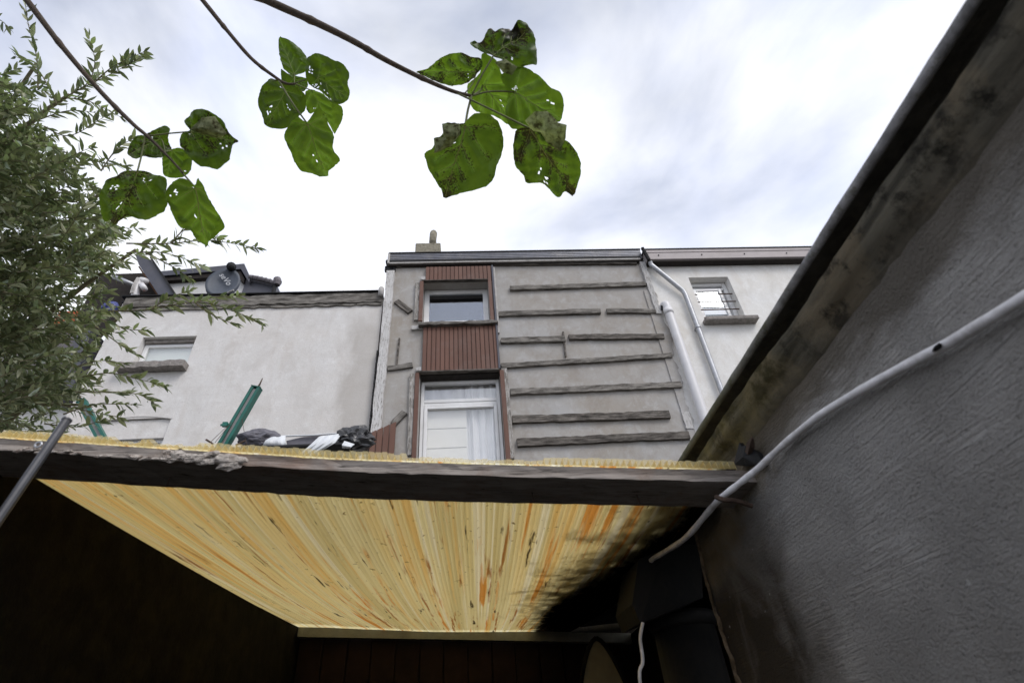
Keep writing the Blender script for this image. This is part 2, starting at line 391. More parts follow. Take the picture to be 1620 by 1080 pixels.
# fascia: ribbed metal with white lower trim
fy = 7.12; fz0, fz1 = 7.615+Z0, 7.875+Z0; n = 5; prof = []
for i in range(n):
    a = fz0+.035+(fz1-fz0-.035)*i/n; b = fz0+.035+(fz1-fz0-.035)*(i+1)/n
    prof += [(fy-.004, a+.004), (fy-.016, a+.014), (fy-.016, b-.010), (fy+.006, b-.004)]
prof += [(fy+.03, fz1+.002), (fy+.05, fz0+.035)]
fo = obj('ribbed_fascia', extr([(p[0], p[1]) for p in prof], 'x', XL+.045, XF-.075), GREY_METAL, main)
obj('drip_trim', bevbox(XL+.04, XF-.12, fy-.02, fy+.02, fz0-.005, fz0+.03), TRIM, main)
obj('end_cap', bevbox(XL+.0, XL+.042, fy-.022, fy+.16, fz0+.005, fz1+.03), TRIM, main)
obj('roof_edge', box(XL+.02, XF-.07, fy-.03, fy+.25, fz1+.006, fz1+.03), BLACK, main)
obj('soffit', box(XL+.02, XF-.05, fy+.021, YF-.002, fz0-.03, fz0+.02), SOFFIT, main)
rg = random.Random(3)   # tattered felt hanging at the corner
obj('tattered_felt', join(*[bevbox(XL-.05+i*.03, XL-.01+i*.04, fy+.05, fy+.12, fz0-.10-rg.random()*.08, fz0+.01, .01) for i in range(5)]), BLACK, main)
# timber under the fascia
board('eaves_board', (627, 421.5), (674, 420), .095, .05, WD_GREY, main)
board('eaves_board', (782, 419.3), (1007, 417), .10, .05, WD_DARK, main)
# battens on the right-hand field: endpoints on the facade, breadth in metres
for a, b, h, mt in [((806, 458.3), (1020.7, 450.7), .115, WD_GREY), ((787.7, 499), (948.7, 494.7), .12, WD_GREY), ((958.3, 493.7), (1036.7, 494.3), .11, WD_GREY),
                    ((793.3, 541), (892.7, 538.3), .125, WD_GREY), ((898.7, 535.7), (1049.3, 534), .12, WD_DARK), ((792, 580.7), (1061.7, 564), .10, WD_GREY),
                    ((807.3, 622), (1075, 610.7), .125, WD_GREY), ((809.3, 665.7), (1057.7, 656.7), .14, WD_DARK), ((816.7, 702.3), (1088, 690), .14, WD_DARK)]:
    board('batten', a, b, h*.98, .055, mt, main)
board('splinter', (890.7, 525), (895, 565), .035, .03, WD_DARK, main, y=YF-.012, upright=True)
board('offcut', (1082.5, 653), (1090, 680), .13, .035, WD_PAINT, main, upright=True)
board('corner_board', (1014.5, 416), (1042, 499), .115, .05, WD_PAINT, main, y=YF-.003, upright=True)
# left-hand field
xb = -1.395
obj('corner_board', plank_mesh(6.6, .17, .06, 77, .06, 30) and ([(-z, yy-.004, x) for x, yy, z in plank_mesh(6.6, .16, .06, 77, .07, 34)[0]], plank_mesh(6.6, .16, .06, 77, .07, 34)[1]), WD_PAINT, main, (xb, YF, 5.75))
obj('edge_slate', join(*[bevbox(-1.50, -1.478, YF-.07, YF+.02, 4.9+i*.115, 5.0+i*.115, .006) for i in range(20)]), BLACK, main)
board('offcut', (627.2, 478.3), (648, 494.2), .12, .04, WD_DARK, main)
board('jamb_board', (661, 450), (659, 508.7), .095, .05, WD_VERT, main, upright=True)
board('offcut', (651.7, 520.5), (670, 519.5), .095, .045, WD_PAINTX, main)
board('splinter', (632, 535), (627.5, 577), .035, .03, WD_DARK, main, upright=True)
board('offcut', (612.8, 585), (654, 579), .105, .04, WD_GREY, main)
board('jamb_board', (653.5, 593.4), (650.5, 722), .115, .05, WD_VERT, main, upright=True)
board('offcut', (622, 673), (641, 653), .12, .045, WD_GREY, main)
board('jamb_board', (797.8, 586), (808, 726), .115, .05, WD_VERT, main, upright=True)
board('offcut', (667, 443), (674, 442), .09, .05, WD_PAINTX, main)
board('offcut', (660, 586), (668, 585.5), .08, .05, WD_PAINTX, main)
# brown cladding planks
CY = YF-.055
def plank(x0, x1, z0, z1, z1b=None, y=CY):
    z1b = z1 if z1b is None else z1b
    x1 -= .007
    v, f = extr([(x0+.006, 0), (x1-.006, 0), (x1-.006, z1b-z0), (x0+.006, z1-z0)], 'y', -.012, 0)
    vb, fb = extr([(x0, .003), (x1, .003), (x1, z1b-z0-.003), (x0, z1-z0-.003)], 'y', -.006, .012)
    cx = (x0+x1)/2
    v, f = join((v, f), (vb, fb))
    return obj('plank', ([(a-cx, b, c) for a, b, c in v], f), CLAD, main, (cx, y, z0))
def plank_row(x0, x1, z0, z1, n):
    for i in range(n): a = x0+(x1-x0)*i/n; plank(a, x0+(x1-x0)*(i+1)/n, z0, z1)
obj('cladding_batten', box(-.735, .48, CY+.013, YF-.002, 8.79, 9.15), SOFFIT, main)
obj('cladding_batten', box(-.735, .43, CY+.013, YF-.002, 6.735, 7.68), SOFFIT, main)
plank_row(-.745, .40, 8.785, 9.13, 15)
plank_row(.402, .478, 7.70, 9.13, 1)
plank_row(-.752, .43, 6.735, 7.68, 16)
plank_row(.432, .502, 6.735, 7.68, 1)
for i in range(4):      # loose panel with a slanting top beside the corner
    xa = -1.455+i*.091; plank(xa, xa+.091, 4.2, 5.63+i*.042, 5.63+(i+1)*.042, YF-.09)
obj('edge_trim', bevbox(.482, .515, YF-.09, YF+.0, 6.72, 9.13, .004), SLATE_METAL, main)
obj('edge_trim', bevbox(.516, .548, YF-.05, YF-.001, 7.5, 9.12, .004), TRIM, main)
for nm, x0, x1 in (('reveal_board', -.853, -.79), ('reveal_board', .497, .566)):
    obj(nm, bevbox(x0, x1, YF-.075, YF-.002, 4.2, 6.70, .006), CLAD, main)
obj('reveal_board', bevbox(-.845, -.778, YF-.075, YF-.002, 7.79, 8.76, .006), CLAD, main)
obj('head_board', bevbox(-.845, .50, YF-.082, YF-.004, 6.70, 6.732, .006), WD_DARK, main)
obj('head_board', bevbox(-.80, .40, YF-.078, YF-.004, 8.762, 8.784, .005), WD_DARK, main)
# upper window
wu = obj('window', frame_rect(-.783, .398, 7.92, 8.78, 7.40, 7.46, .095), PVC, main)
obj('pane', box(-.70, .315, 7.43, 7.436, 8.0, 8.70), GLASS_DARK, wu)
obj('room', ([(-1.3, 9.5, 7.3), (.9, 9.5, 7.3), (.9, 9.5, 9.0), (-1.3, 9.5, 9.0), (-1.3, 7.55, 9.0), (.9, 7.55, 9.0), (-1.3, 7.55, 7.3), (.9, 7.55, 7.3)], [(0, 1, 2, 3), (3, 2, 5, 4), (0, 3, 4, 6), (1, 7, 5, 2), (0, 6, 7, 1)]), ROOM, wu)
ws = obj('window_sill', plank_mesh(1.36, .085, .10, 12, .25, 14), WD_GREY, main, (-.155, YF-.03, 7.685))
# lower window: transom light above, casement with blind and curtain below
wl = obj('window', frame_rect(-.775, .49, 4.2, 6.67, 7.35, 7.42, .055, [(-.72, .435, 6.20, 6.255), (-.72, .435, 6.262, 6.325)]), PVC, main)
obj('casement', frame_rect(-.718, .433, 4.22, 6.195, 7.335, 7.40, .055), PVC, wl)
obj('head_lining', box(-.774, .489, YF+.012, 7.35, 6.672, 6.717), SOFFIT, wl)
obj('pane', box(-.665, .38, 7.375, 7.381, 4.25, 6.15), GLASS, wl); obj('pane', box(-.725, .44, 7.386, 7.392, 6.32, 6.62), GLASS, wl)
for i in range(6):
    z1 = 6.17-i*.335; obj('blind_slat', bevbox(-.71, -.055, 7.44, 7.452, z1-.325, z1, .004), BLIND, wl)
cu = []; nx = 60
for i in range(nx+1):
    t = i/nx; x = -.07+t*.53; cu.append((x, 7.47+.035*math.sin(t*21)+.012*math.sin(t*53)))
obj('curtain', ([(x, y, 4.1) for x, y in cu]+[(x, y+.01, 6.71) for x, y in cu], [(i, i+1, i+2+nx, i+1+nx) for i in range(nx)]), CURTAIN, wl, smooth=True)
obj('curtain', ([(-.76+i*.0175, 7.53+.02*math.sin(i*.5), z) for z in (4.1, 6.71) for i in range(41)], [(i, i+1, i+42, i+41) for i in range(40)]), CURTAIN, wl, smooth=True)
obj('card', extr([(-.70, 5.25), (-.60, 5.17), (-.55, 5.02), (-.52, 4.95), (-.70, 4.92)], 'y', 7.425, 7.43), CARD, wl)
obj('room', ([(-1.3, 9.5, 3.9), (.9, 9.5, 3.9), (.9, 9.5, 6.9), (-1.3, 9.5, 6.9), (-1.3, 7.56, 6.9), (.9, 7.56, 6.9), (-1.3, 7.56, 3.9), (.9, 7.56, 3.9)], [(0, 1, 2, 3), (3, 2, 5, 4), (0, 3, 4, 6), (1, 7, 5, 2), (0, 6, 7, 1)]), ROOM_PALE, wl)
# chimney with a thin stub
ch = obj('chimney', bevbox(-1.08, -.535, 8.0, 8.45, 9.1, 10.815, .02), CONC, main)
obj('chimney_stub', tube([(-.715, 8.1, 10.8), (-.714, 8.1, 11.05), (-.70, 8.1, 11.24), (-.70, 8.1, 11.30)], [.082, .08, .083, .055], 12), CONC, ch, smooth=True)

# ---- white house on the left
lh = empty('white_parapet_house', (-3.7, YF, 0), 'low white plastered house left of the battened house, with a wooden parapet', 'house')
LU = (-5.35, -4.50, 7.06, 7.67); LL = (-5.41, -4.43, 4.4, 6.10)
XA = -5.945
obj('wall', wall(XA, XL-.035, 0, 8.5, YF+.02, .3, [LU, LL]), PL_LEFT, lh)
obj('side_wall', join(box(XA, XA+.3, YF+.32, 15, 0, 8.45), box(XA+.3, XL-.04, 14.7, 15, 0, 8.45)), BRICK_BODY, lh)
obj('flat_roof', box(XA-.02, XL-.035, YF+.0, 15.02, 8.452, 8.495), BLACK, lh)
pv, pf = plank_mesh(4.38, .25, .05, 31, .10, 40)
obj('parapet_board', (pv, pf), WD_GREY, lh, (-3.70, YF+.02, 8.425))
pv, pf = plank_mesh(4.36, .07, .03, 32, .35, 50)
obj('parapet_lath', (pv, pf), WD_GREY, lh, (-3.70, YF+.018, 8.275))
obj('parapet_cap', bevbox(XA-.03, -1.56, YF-.06, YF+.4, 8.545, 8.575, .008), BLACK, lh)
obj('flat_roof_kerb', box(XA-.02, XL-.04, YF+.03, YF+.35, 8.5, 8.544), BLACK, lh)
obj('roll_end', tube([(-1.53, YF-.05, 8.42), (-1.53, YF-.05, 8.60), (-1.53, YF-.05, 8.64)], [.05, .05, .03], 12), TRIM, lh, smooth=True)
wv = obj('window', frame_rect(-5.345, -4.505, 7.065, 7.60, 7.33, 7.39, .07), PVC, lh)
obj('pane', box(-5.27, -4.57, 7.355, 7.361, 7.13, 7.54), GLASS, wv)
obj('blind', extr([(-5.33, 7.07), (-4.52, 7.07), (-4.52, 7.59), (-5.33, 7.59)], 'y', 7.40, 7.41), BLIND_G, wv)
obj('lintel', bevbox(-5.345, -4.505, YF+.09, 7.329, 7.602, 7.668, .006), SILL, wv)
sv, sf = plank_mesh(1.02, .13, .16, 61, .15, 16)
obj('window_sill', (sv, sf), SILL, lh, (-4.975, YF+.03, 7.0))
wv2 = obj('window', frame_rect(-5.40, -4.44, 4.41, 5.80, 7.31, 7.37, .07), PVC, lh)
obj('pane', box(-5.33, -4.51, 7.335, 7.341, 4.47, 5.74), GLASS, wv2)
obj('shutter_box', box(-5.405, -4.435, 7.255, 7.312, 5.78, 6.09), PL_LEFT, wv2)
obj('room', box(-5.40, -4.44, 7.60, 7.65, 4.4, 6.09), ROOM, wv2)
# arched head over the lower opening
arch = [(-5.43, 6.11)]+[(-5.43+1.02*i/12, 6.075+.055*math.sin(math.pi*i/12)) for i in range(13)]+[(-4.41, 6.15), (-5.43, 6.15)]
obj('arched_head', extr(arch, 'y', YF+.012, YF+.1), PL_LEFT, lh)

# ---- things on the white house's roof
dm = empty('slate_grey_dormer', (-5.2, 8.3, 8.5), 'dark slate-grey dormer with overhanging flat roof on the white house', 'dormer')
dz = Z0
obj('roof_slab', extr([(-6.6, 8.50+dz), (-4.72, 8.70+dz), (-4.47, 8.30+dz), (-4.47, 8.42+dz), (-4.69, 8.86+dz), (-6.6, 8.64+dz)], 'y', 8.2, 10.5), SLATE_METAL, dm)
obj('soffit', extr([(-6.55, 8.40+dz), (-4.80, 8.55+dz), (-4.60, 8.33+dz), (-4.60, 8.44+dz), (-4.74, 8.68+dz), (-6.55, 8.49+dz)], 'y', 8.24, 10.4), SOFFIT, dm)
obj('wall', extr([(-6.5, 8.5), (-4.62, 8.5), (-4.62, 8.36+dz), (-4.80, 8.56+dz), (-6.5, 8.42+dz)], 'y', 8.34, 10.35), PL_FAR, dm)
obj('cheek', extr([(-4.60, 8.5), (-3.95, 8.5), (-3.98, 8.40+dz), (-4.2, 8.45+dz), (-4.60, 8.50+dz)], 'y', 8.3, 10.3), SLATE_METAL, dm)
for i in range(6):
    x = -4.50+i*.092; z = 8.47+dz-i*.022-.004*i*i*.5
    obj('ridge_tile', tube([(x, 8.22, z), (x+.085, 8.22, z-.022)], [.052, .058], 10), TILE, dm)
obj('hip_cap', tube([(-3.93, 8.22, 8.40+dz), (-3.90, 8.22, 8.30+dz), (-3.90, 8.22, 8.22+dz)], [.075, .085, .06], 10), TILE, dm)
obj('gutter_edge', bevbox(-3.97, -3.92, 8.2, 8.3, 8.5, 8.3+dz, .01), BLACK, dm)
gb = empty('verge_gable', (-5.9, 7.7, 8.5), 'steep dark barge board of a small gable over white pipes', 'gable')
obj('barge_board', extr([(-6.55, 8.60+dz), (-6.20, 8.44+dz), (-5.44, 7.43+dz), (-5.70, 7.40+dz), (-6.38, 8.30+dz)], 'y', 7.66, 7.70), SLATE_METAL, gb)
obj('verge_edge', extr([(-6.22, 8.47+dz), (-6.18, 8.47+dz), (-5.40, 7.43+dz), (-5.445, 7.43+dz)], 'y', 7.62, 9.4), BLACK, gb)
for i in range(5):
    o_ = .035*i
    obj('soffit_board', extr([(-6.40-.01, 8.29+dz), (-6.385, 8.30+dz), (-5.71, 7.41+dz), (-5.73, 7.40+dz)], 'y', 7.702+i*.17, 7.862+i*.17), BROWN_SOFFIT, gb)
obj('back_wall', extr([(-7.3, 8.4+dz), (-6.45, 8.42+dz), (-5.72, 7.44+dz), (-5.72, 8.5), (-7.3, 8.5)], 'y', 8.0, 8.1), SOFFIT, gb)
dp = empty('elbow_vent_pipes', (-6.0, 7.75, 8.5), 'white elbow pipes tucked under the barge board', 'pipe')
def P76(x, y, Y=7.6): return atY(x, y, Y)
e1 = [P76(214, 470), P76(215, 458), P76(219, 449), P76(224, 444), P76(231, 446)]
obj('elbow', tube(spline(e1, 5), .068, 12), PVC_PIPE, dp, smooth=True)
obj('outlet', tube([P76(224, 450, 7.58), P76(229, 457, 7.46)], [.05, .05], 12), PVC_PIPE, dp, smooth=True)
obj('stay_pipe', tube([P76(180, 438, 7.75), P76(212, 451, 7.75)], .045, 10), ZINC, dp, smooth=True)
obj('cable_loop', join(*[tube(spline([P76(206+i*2, 464, 7.52), P76(210+i*2, 451, 7.5), P76(217+i*1.5, 439, 7.52)], 6), .009, 6) for i in range(3)]), TRIM, dp, smooth=True)
def lumpy(c, r, seed, sq=(1, 1, 1), n=3, amp=.3, fr=2., oct_=3):
    bm = bmesh.new(); bmesh.ops.create_icosphere(bm, subdivisions=n, radius=1)
    V = []
    for v in bm.verts:
        d = v.co.normalized(); k = 1+amp*mnoise.fractal(d*fr+Vector((seed*3.1, seed, 0)), 1.0, 2.0, oct_)
        V.append((c[0]+d.x*r*k*sq[0], c[1]+d.y*r*k*sq[1], c[2]+d.z*r*k*sq[2]))
    Fc = [tuple(v.index for v in f.verts) for f in bm.faces]; bm.free(); return V, Fc
for i, (x, y, l) in enumerate(((226, 467, 'orange terracotta pot directly beside the white elbow pipe'), (243, 466, 'orange terracotta pot at the foot of the barge board'))):
    p = P76(x, y, 7.7)
    obj_ = obj('terracotta_pot', tube([(0, 0, -.1), (0, 0, -.02), (0, 0, .03), (0, 0, .06)], [.07, .09, .10, .085], 14), ORANGE, None, (p.x, p.y, 8.68 if i else 8.66)); tag(obj_, l, 'pot')
# satellite dish
dc = atY(353, 449, 7.5); ds = empty('satellite_dish', (dc.x, 7.6, 8.5), 'round dark blue-grey satellite dish with white lettering on the parapet', 'satellite dish')
V, Fc = [], []; nr, na = 6, 40
for j in range(nr+1):
    t = j/nr
    for k in range(na):
        a = 2*math.pi*k/na; V.append((.27*t*math.cos(a), .06*(1-t*t)-.06, .36*t*math.sin(a)))
for j in range(nr):
    for k in range(na): Fc.append((j*na+k, j*na+(k+1) % na, (j+1)*na+(k+1) % na, (j+1)*na+k))
n0 = len(V)
for k in range(na): a = 2*math.pi*k/na; V.append((.27*math.cos(a), .022, .36*math.sin(a)))
for k in range(na): Fc.append((nr*na+k, nr*na+(k+1) % na, n0+(k+1) % na, n0+k))
drot = (0, R(14), R(14))
obj('reflector', (V, Fc), DISH, ds, dc, drot, smooth=True)
fc = bpy.data.curves.new('lettering', 'FONT'); fc.body = 'seVo'; fc.size = .155; fc.extrude = .002; fc.align_x = 'CENTER'; fc.align_y = 'CENTER'; fc.offset = .002
fo_ = bpy.data.objects.new('lettering_source', fc); C.objects.link(fo_)
bpy.context.view_layer.update()
fm = bpy.data.meshes.new_from_object(fo_); bpy.data.objects.remove(fo_)
fm.materials.clear(); fm.materials.append(LETTER); fm.name = 'lettering'
lo = obj('lettering', fm, None, ds, dc+Vector((.05, -.055, .06)), None)
lo.rotation_euler = (Matrix.Rotation(R(14), 3, 'Z') @ Matrix.Rotation(R(50), 3, 'Y') @ Matrix.Rotation(R(90), 3, 'X')).to_euler()
obj('feed_horn', join(tube([dc+Vector((.10, -.10, .36)), dc+Vector((.14, -.16, .27))], [.07, .055], 12), tube([dc+Vector((.08, -.08, .39)), dc+Vector((.10, -.10, .35))], [.085, .085], 12)), BLACK, ds, smooth=True)
obj('mast', tube([dc+Vector((.02, .08, -.05)), dc+Vector((.02, .12, -.65))], .03, 10), ZINC, ds)
obj('feed_arm', tube(spline([dc+Vector((.05, .05, -.30)), dc+Vector((.16, -.02, -.25)), dc+Vector((.26, -.05, -.22))], 4), .016, 8), TRIM, ds)

# ---- pale house on the right
rh = empty('cream_house', (5.2, YF, 0), 'cream plastered house right of the battened house, with a barred window', 'house')
RW = (4.268, 5.055, 7.67, 8.79)
obj('wall', wall(XR+.002, 10.5, 0, 9.12, YF+.012, .3, [RW]), PL_RIGHT, rh)
obj('side_wall', join(box(10.2, 10.5, YF+.312, 15, 0, 9.1), box(XR+.01, 10.2, 14.7, 15, 0, 9.1)), BRICK_BODY, rh)
obj('flat_roof', box(XR+.02, 10.55, YF+.1, 15.05, 9.125, 9.17), BLACK, rh)
rp = [(7.05, 9.15), (7.05, 9.325), (7.04, 9.33), (7.04, 9.395), (7.05, 9.40), (7.20, 9.40), (7.20, 9.13), (7.08, 9.13)]
obj('fascia', extr(rp, 'x', 3.50, 10.55), MAUVE_FASCIA, rh)
obj('roof_edge', box(3.48, 10.6, 7.03, 7.3, 9.403, 9.43), BLACK, rh)
obj('soffit', box(3.50, 10.55, 7.065, YF+.01, 9.095, 9.128), SOFFIT, rh)
for i in range(6): obj('rivet', tube([(3.75+i*.87, 7.052, 9.25), (3.75+i*.87, 7.035, 9.25)], .012, 8), BLACK, rh)
obj('lead_flashing', join(*[bevbox(3.44+.008*i, 3.50+.008*i, 7.0, 7.06, 9.40-.05*i, 9.455-.05*i, .012) for i in range(7)]), BLACK, rh)
wr = obj('window', frame_rect(4.275, 5.048, 7.68, 8.78, 7.37, 7.43, .075, [(4.35, 4.97, 8.60, 8.645)]), PVC, rh)
obj('casement', frame_rect(4.345, 4.905, 7.75, 8.62, 7.355, 7.415, .06), PVC, wr)
obj('pane', box(4.40, 4.85, 7.38, 7.386, 7.80, 8.57), GLASS_SKY, wr)
obj('blind', extr([(4.28, 7.69), (5.04, 7.69), (5.04, 8.77), (4.28, 8.77)], 'y', 7.45, 7.46), CURTAIN, wr)
for i in range(4): obj('bar', tube([(4.262, 7.30, 8.42-i*.195), (5.06, 7.30, 8.42-i*.195)], .012, 8), RUST, wr)
obj('window_sill', bevbox(4.21, 5.19, 7.05, 7.36, 7.585, 7.668, .012), SILL, rh)
# galvanised downpipe with a swan neck, and a wide white drain pipe
gpp = [(3.555, 7.08, 9.10), (3.57, 7.10, 9.04), (3.63, 7.10, 8.94), (3.95, 7.12, 8.46), (4.03, 7.13, 8.32), (4.04, 7.13, 8.1), (4.04, 7.13, 4.0), (4.04, 7.13, 0.2)]
dpi = obj('galvanised_downpipe', tube(spline(gpp[:6], 5)+[Vector(p) for p in gpp[6:]], .045, 14), ZINC, rh, smooth=True)
for z in (7.45, 5.6): obj('pipe_clip', join(tube([(4.04, 7.13, z), (4.04, 7.13, z+.05)], .056, 14), box(4.005, 4.075, 7.17, 7.215, z+.005, z+.045)), ZINC, dpi)
wpp = [(3.56, 7.20, 7.98), (3.575, 7.14, 8.02), (3.588, 7.10, 7.99), (3.59, 7.09, 7.90), (3.59, 7.09, 4.0), (3.59, 7.09, .2)]
wdp = obj('white_drain_pipe', tube(spline(wpp[:4], 5)+[Vector(p) for p in wpp[4:]], .078, 16), PVC_PIPE, rh, smooth=True)
obj('pipe_socket', tube([(3.59, 7.09, 7.88), (3.59, 7.09, 7.76)], .084, 16), PVC_PIPE, wdp, smooth=True)
obj('rubber_seal', tube([(3.50, 7.13, 7.95), (3.53, 7.13, 7.95)], .05, 12), BLACK, wdp)

# ---- neighbour further left, seen through the willow-like tree
nb = empty('far_white_house', (-9, 9, 0), 'pale house wall glimpsed behind the leafy tree at far left', 'house')
obj('wall', box(-14, -6.3, 9.0, 14, 0, 7.6), PL_FAR, nb)
obj('roof', extr([(-14.3, 7.6), (-6.2, 7.6), (-7.9, 9.3), (-14.3, 9.3)], 'y', 8.8, 14.2), TILE, nb)
obj('chimney', bevbox(-9.6, -8.9, 10, 10.6, 9, 10.9, .03), ORANGE, nb)
obj('eaves_board', extr([(-6.5, 7.95), (-6.28, 7.95), (-6.05, 6.5), (-6.25, 6.5)], 'y', 7.25, 9.0), SLATE_METAL, nb)
bl = obj('blue_tarp', lumpy((0, 0, 0), .15, 4, (1.0, .6, .8), 3, .4, 1.6, 2), BLUE, None, atY(174, 487, 7.2)); tag(bl, 'crumpled blue plastic at the left end of the wooden parapet', 'tarp')

# ------------------------------------------------------------------ roof terrace in front of the white house
TZ = 4.15      # terrace level
tr = empty('rear_extension', (-3.5, 6.3, 0), 'low flat-roofed extension at the foot of the white house', 'extension')
obj('wall', box(XA, XL-.06, 5.55, YF+.015, 0, TZ-.06), PL_FAR, tr)
obj('terrace_deck', box(XA-.05, XL-.06, 5.5, YF+.012, TZ-.058, TZ), BLACK, tr)
def laundry_post(p0, p1, wpx, label, face):
    a, b = Vector(p0), Vector(p1); e = empty('laundry_post', (a.x, a.y, TZ), label, 'laundry post', 'green laundry posts on the terrace')
    d = (b-a).normalized(); side = d.cross(Vector((0, 1, 0))).normalized(); nrm = side.cross(d).normalized()
    if nrm.y > 0: nrm = -nrm
    base = a-d*((a.z-TZ)/d.z) if abs(d.z) > .1 else a
    def bar(s0, s1, n0, n1, t0, t1):
        V = [base+d*t+side*s+nrm*n for t in (t0, t1) for s in (s0, s1) for n in (n0, n1)]
        return V, [(0, 1, 3, 2), (4, 6, 7, 5), (0, 4, 5, 1), (2, 3, 7, 6), (0, 2, 6, 4), (1, 5, 7, 3)]
    L = (b-base).length; h = wpx/2
    obj('channel', join(bar(-h, -h*.36, -.03, .045, 0, L), bar(h*.36, h, -.03, .045, 0, L-.01), bar(-h, h, -.05, -.028, 0, L)), GREEN, e)
    obj('strip', bar(-h*.355, h*.355, -.027, .030, 0, L-.03), GREYSTRIP, e)
    obj('end_plate', bar(-h*1.05, h*1.05, -.05, .05, L, L+.012), GREEN, e)
    obj('tip_rod', tube([base+d*L, base+d*(L+.06)+Vector((.012, 0, 0)), base+d*(L+.17)+Vector((.0, 0, .0))], [.014, .012, .006], 6), RUST, e)
    return e, base, d, side, nrm, L
e, base, d, side, nrm, L = laundry_post(atY(356, 700, 6.3), atY(406, 614, 6.3), .125, 'green steel channel post leaning right in front of the white wall', 1)
mid = base+d*(L-.60); obj('bracket', join(box(mid.x-.13, mid.x-.07, 6.23, 6.27, mid.z-.03, mid.z+.03), box(mid.x-.16, mid.x-.02, 6.25, 6.262, mid.z-.012, mid.z+.012)), GREEN, e)
wires = []
for (x0, y0), (x1, y1) in [((372, 662), (332, 700)), ((376, 655), (340, 700)), ((380, 648), (390, 703)), ((371, 664), (350, 704))]:
    wires.append(tube([atY(x0, y0, 6.28), atY(x1, y1, 6.2)], .0035, 5))
obj('wire', join(*wires), RUST, e)
obj('wire_anchor', join(tube([atY(326, 695, 6.2), atY(337, 702, 6.2)], .012, 6), tube([atY(373, 704, 6.2), atY(388, 697, 6.2)], .014, 6)), RUST, e)
e2, *_ = laundry_post(atY(163, 697, 6.2), atY(130, 636, 6.2), .10, 'green and white post half hidden by the leafy tree', -1)
# covered clutter along the terrace edge
TARP = simple('dark_grey_tarpaulin', (.13, .125, .145), .6, .25, 7, .25, .4)
BAG = simple('black_plastic_bag', (.03, .03, .032), .28, .3, 9, .2, .6)
SHEETW = simple('white_plastic_profile', (.66, .68, .70), .5, .08, 6, .05, .4, 0, (.4, .39, .38), .3)
def crumple(c, r, seed, sq, amp, fr, lo):
    V, Fc = lumpy((0, 0, 0), r, seed, sq, 4, amp, fr, 2)
    rr = random.Random(seed)
    return [(v[0]+rr.uniform(-1, 1)*.004, v[1], max(v[2], lo)) for v in V], Fc
CY2 = 6.35
bench = empty('storage_bench', (-2.3, CY2, TZ), 'dark shelf under the plastic sheets and bags on the terrace', 'bench')
tz = atY(560, 709, CY2).z
obj('top', bevbox(-2.95, -1.50, CY2-.18, CY2+.25, tz-.04, tz, .008), BLACK, bench)
for x in (-2.85, -1.6): obj('leg', bevbox(x, x+.06, CY2-.1, CY2-.04, TZ, tz-.04, .006), SOFFIT, bench)
c = atY(409, 697, CY2); o = obj('grey_cushion', crumple(c, .20, 3, (1.25, .8, .62), .34, 1.7, -.12), TARP, None, c); tag(o, 'dark grey tarpaulin bundle at the left end of the terrace clutter', 'bundle')
c = atY(562, 697, CY2); o = obj('black_bag', crumple(c, .22, 8, (1.15, .8, .78), .42, 1.9, -.14), BAG, None, c); tag(o, 'shiny crumpled black plastic bag beside the brown loose panel', 'bag')
def sheet_strip(quads, n, amp, y):
    """fluted strip between left and right polylines in facade pixels"""
    V, Fc = [], []
    L_, R_ = quads; m = 14
    for i in range(m+1):
        t = i/m
        def pt(P):
            k = t*(len(P)-1); j = min(int(k), len(P)-2); f = k-j
            return (P[j][0]*(1-f)+P[j+1][0]*f, P[j][1]*(1-f)+P[j+1][1]*f)
        a, b = pt(L_), pt(R_)
        for k in range(n*4+1):
            s = k/(n*4); V.append(atY(a[0]*(1-s)+b[0]*s, a[1]*(1-s)+b[1]*s, y-amp*[0, 1, 1, 0][k % 4]-.10*math.sin(t*2.6)))
    w = n*4+1
    for i in range(m):
        for k in range(w-1): Fc.append((i*w+k, i*w+k+1, (i+1)*w+k+1, (i+1)*w+k))
    V2 = [v+Vector((0, .006, -.002)) for v in V]; nn = len(V)
    return V+V2, Fc+[tuple(reversed([q+nn for q in f])) for f in Fc]
o = obj('white_plastic_sheet', sheet_strip(([(434, 688), (420, 696), (414, 707)], [(452, 689), (451, 698), (458, 709)]), 2, .012, CY2-.05), SHEETW); tag(o, 'bent white plastic sheet beside the dark grey tarpaulin bundle', 'sheet')
o = obj('white_ribbed_profile', sheet_strip(([(505, 690), (490, 704), (470, 722)], [(541, 685), (530, 700), (492, 722)]), 3, .018, CY2-.10), SHEETW); tag(o, 'slanting white ribbed plastic profile next to the black bag', 'profile')
o = obj('white_plastic_offcut', sheet_strip(([(545, 697), (541, 703), (541, 708)], [(561, 702), (556, 706), (554, 709)]), 1, .02, CY2-.16), SHEETW); tag(o, 'small white plastic offcut under the black bag', 'sheet')
o = obj('thin_rail', tube([atY(438, 690, CY2), atY(500, 688, CY2), atY(538, 685, CY2)], .012, 8), SHEETW); tag(o, 'thin white rail spanning the terrace clutter', 'rail')
tp = [atY(x, y, CY2+.03) for x, y in [(453, 697), (478, 691), (506, 688), (492, 703), (472, 716), (455, 708)]]
V = tp+[p+Vector((0, .05, 0)) for p in tp]
o = obj('grey_tarp', (V, [(0, 1, 2, 3, 4, 5), (11, 10, 9, 8, 7, 6)]+[(i, (i+1) % 6, (i+1) % 6+6, i+6) for i in range(6)]), TARP); tag(o, 'taut grey tarpaulin between the two white plastic sheets', 'tarp')

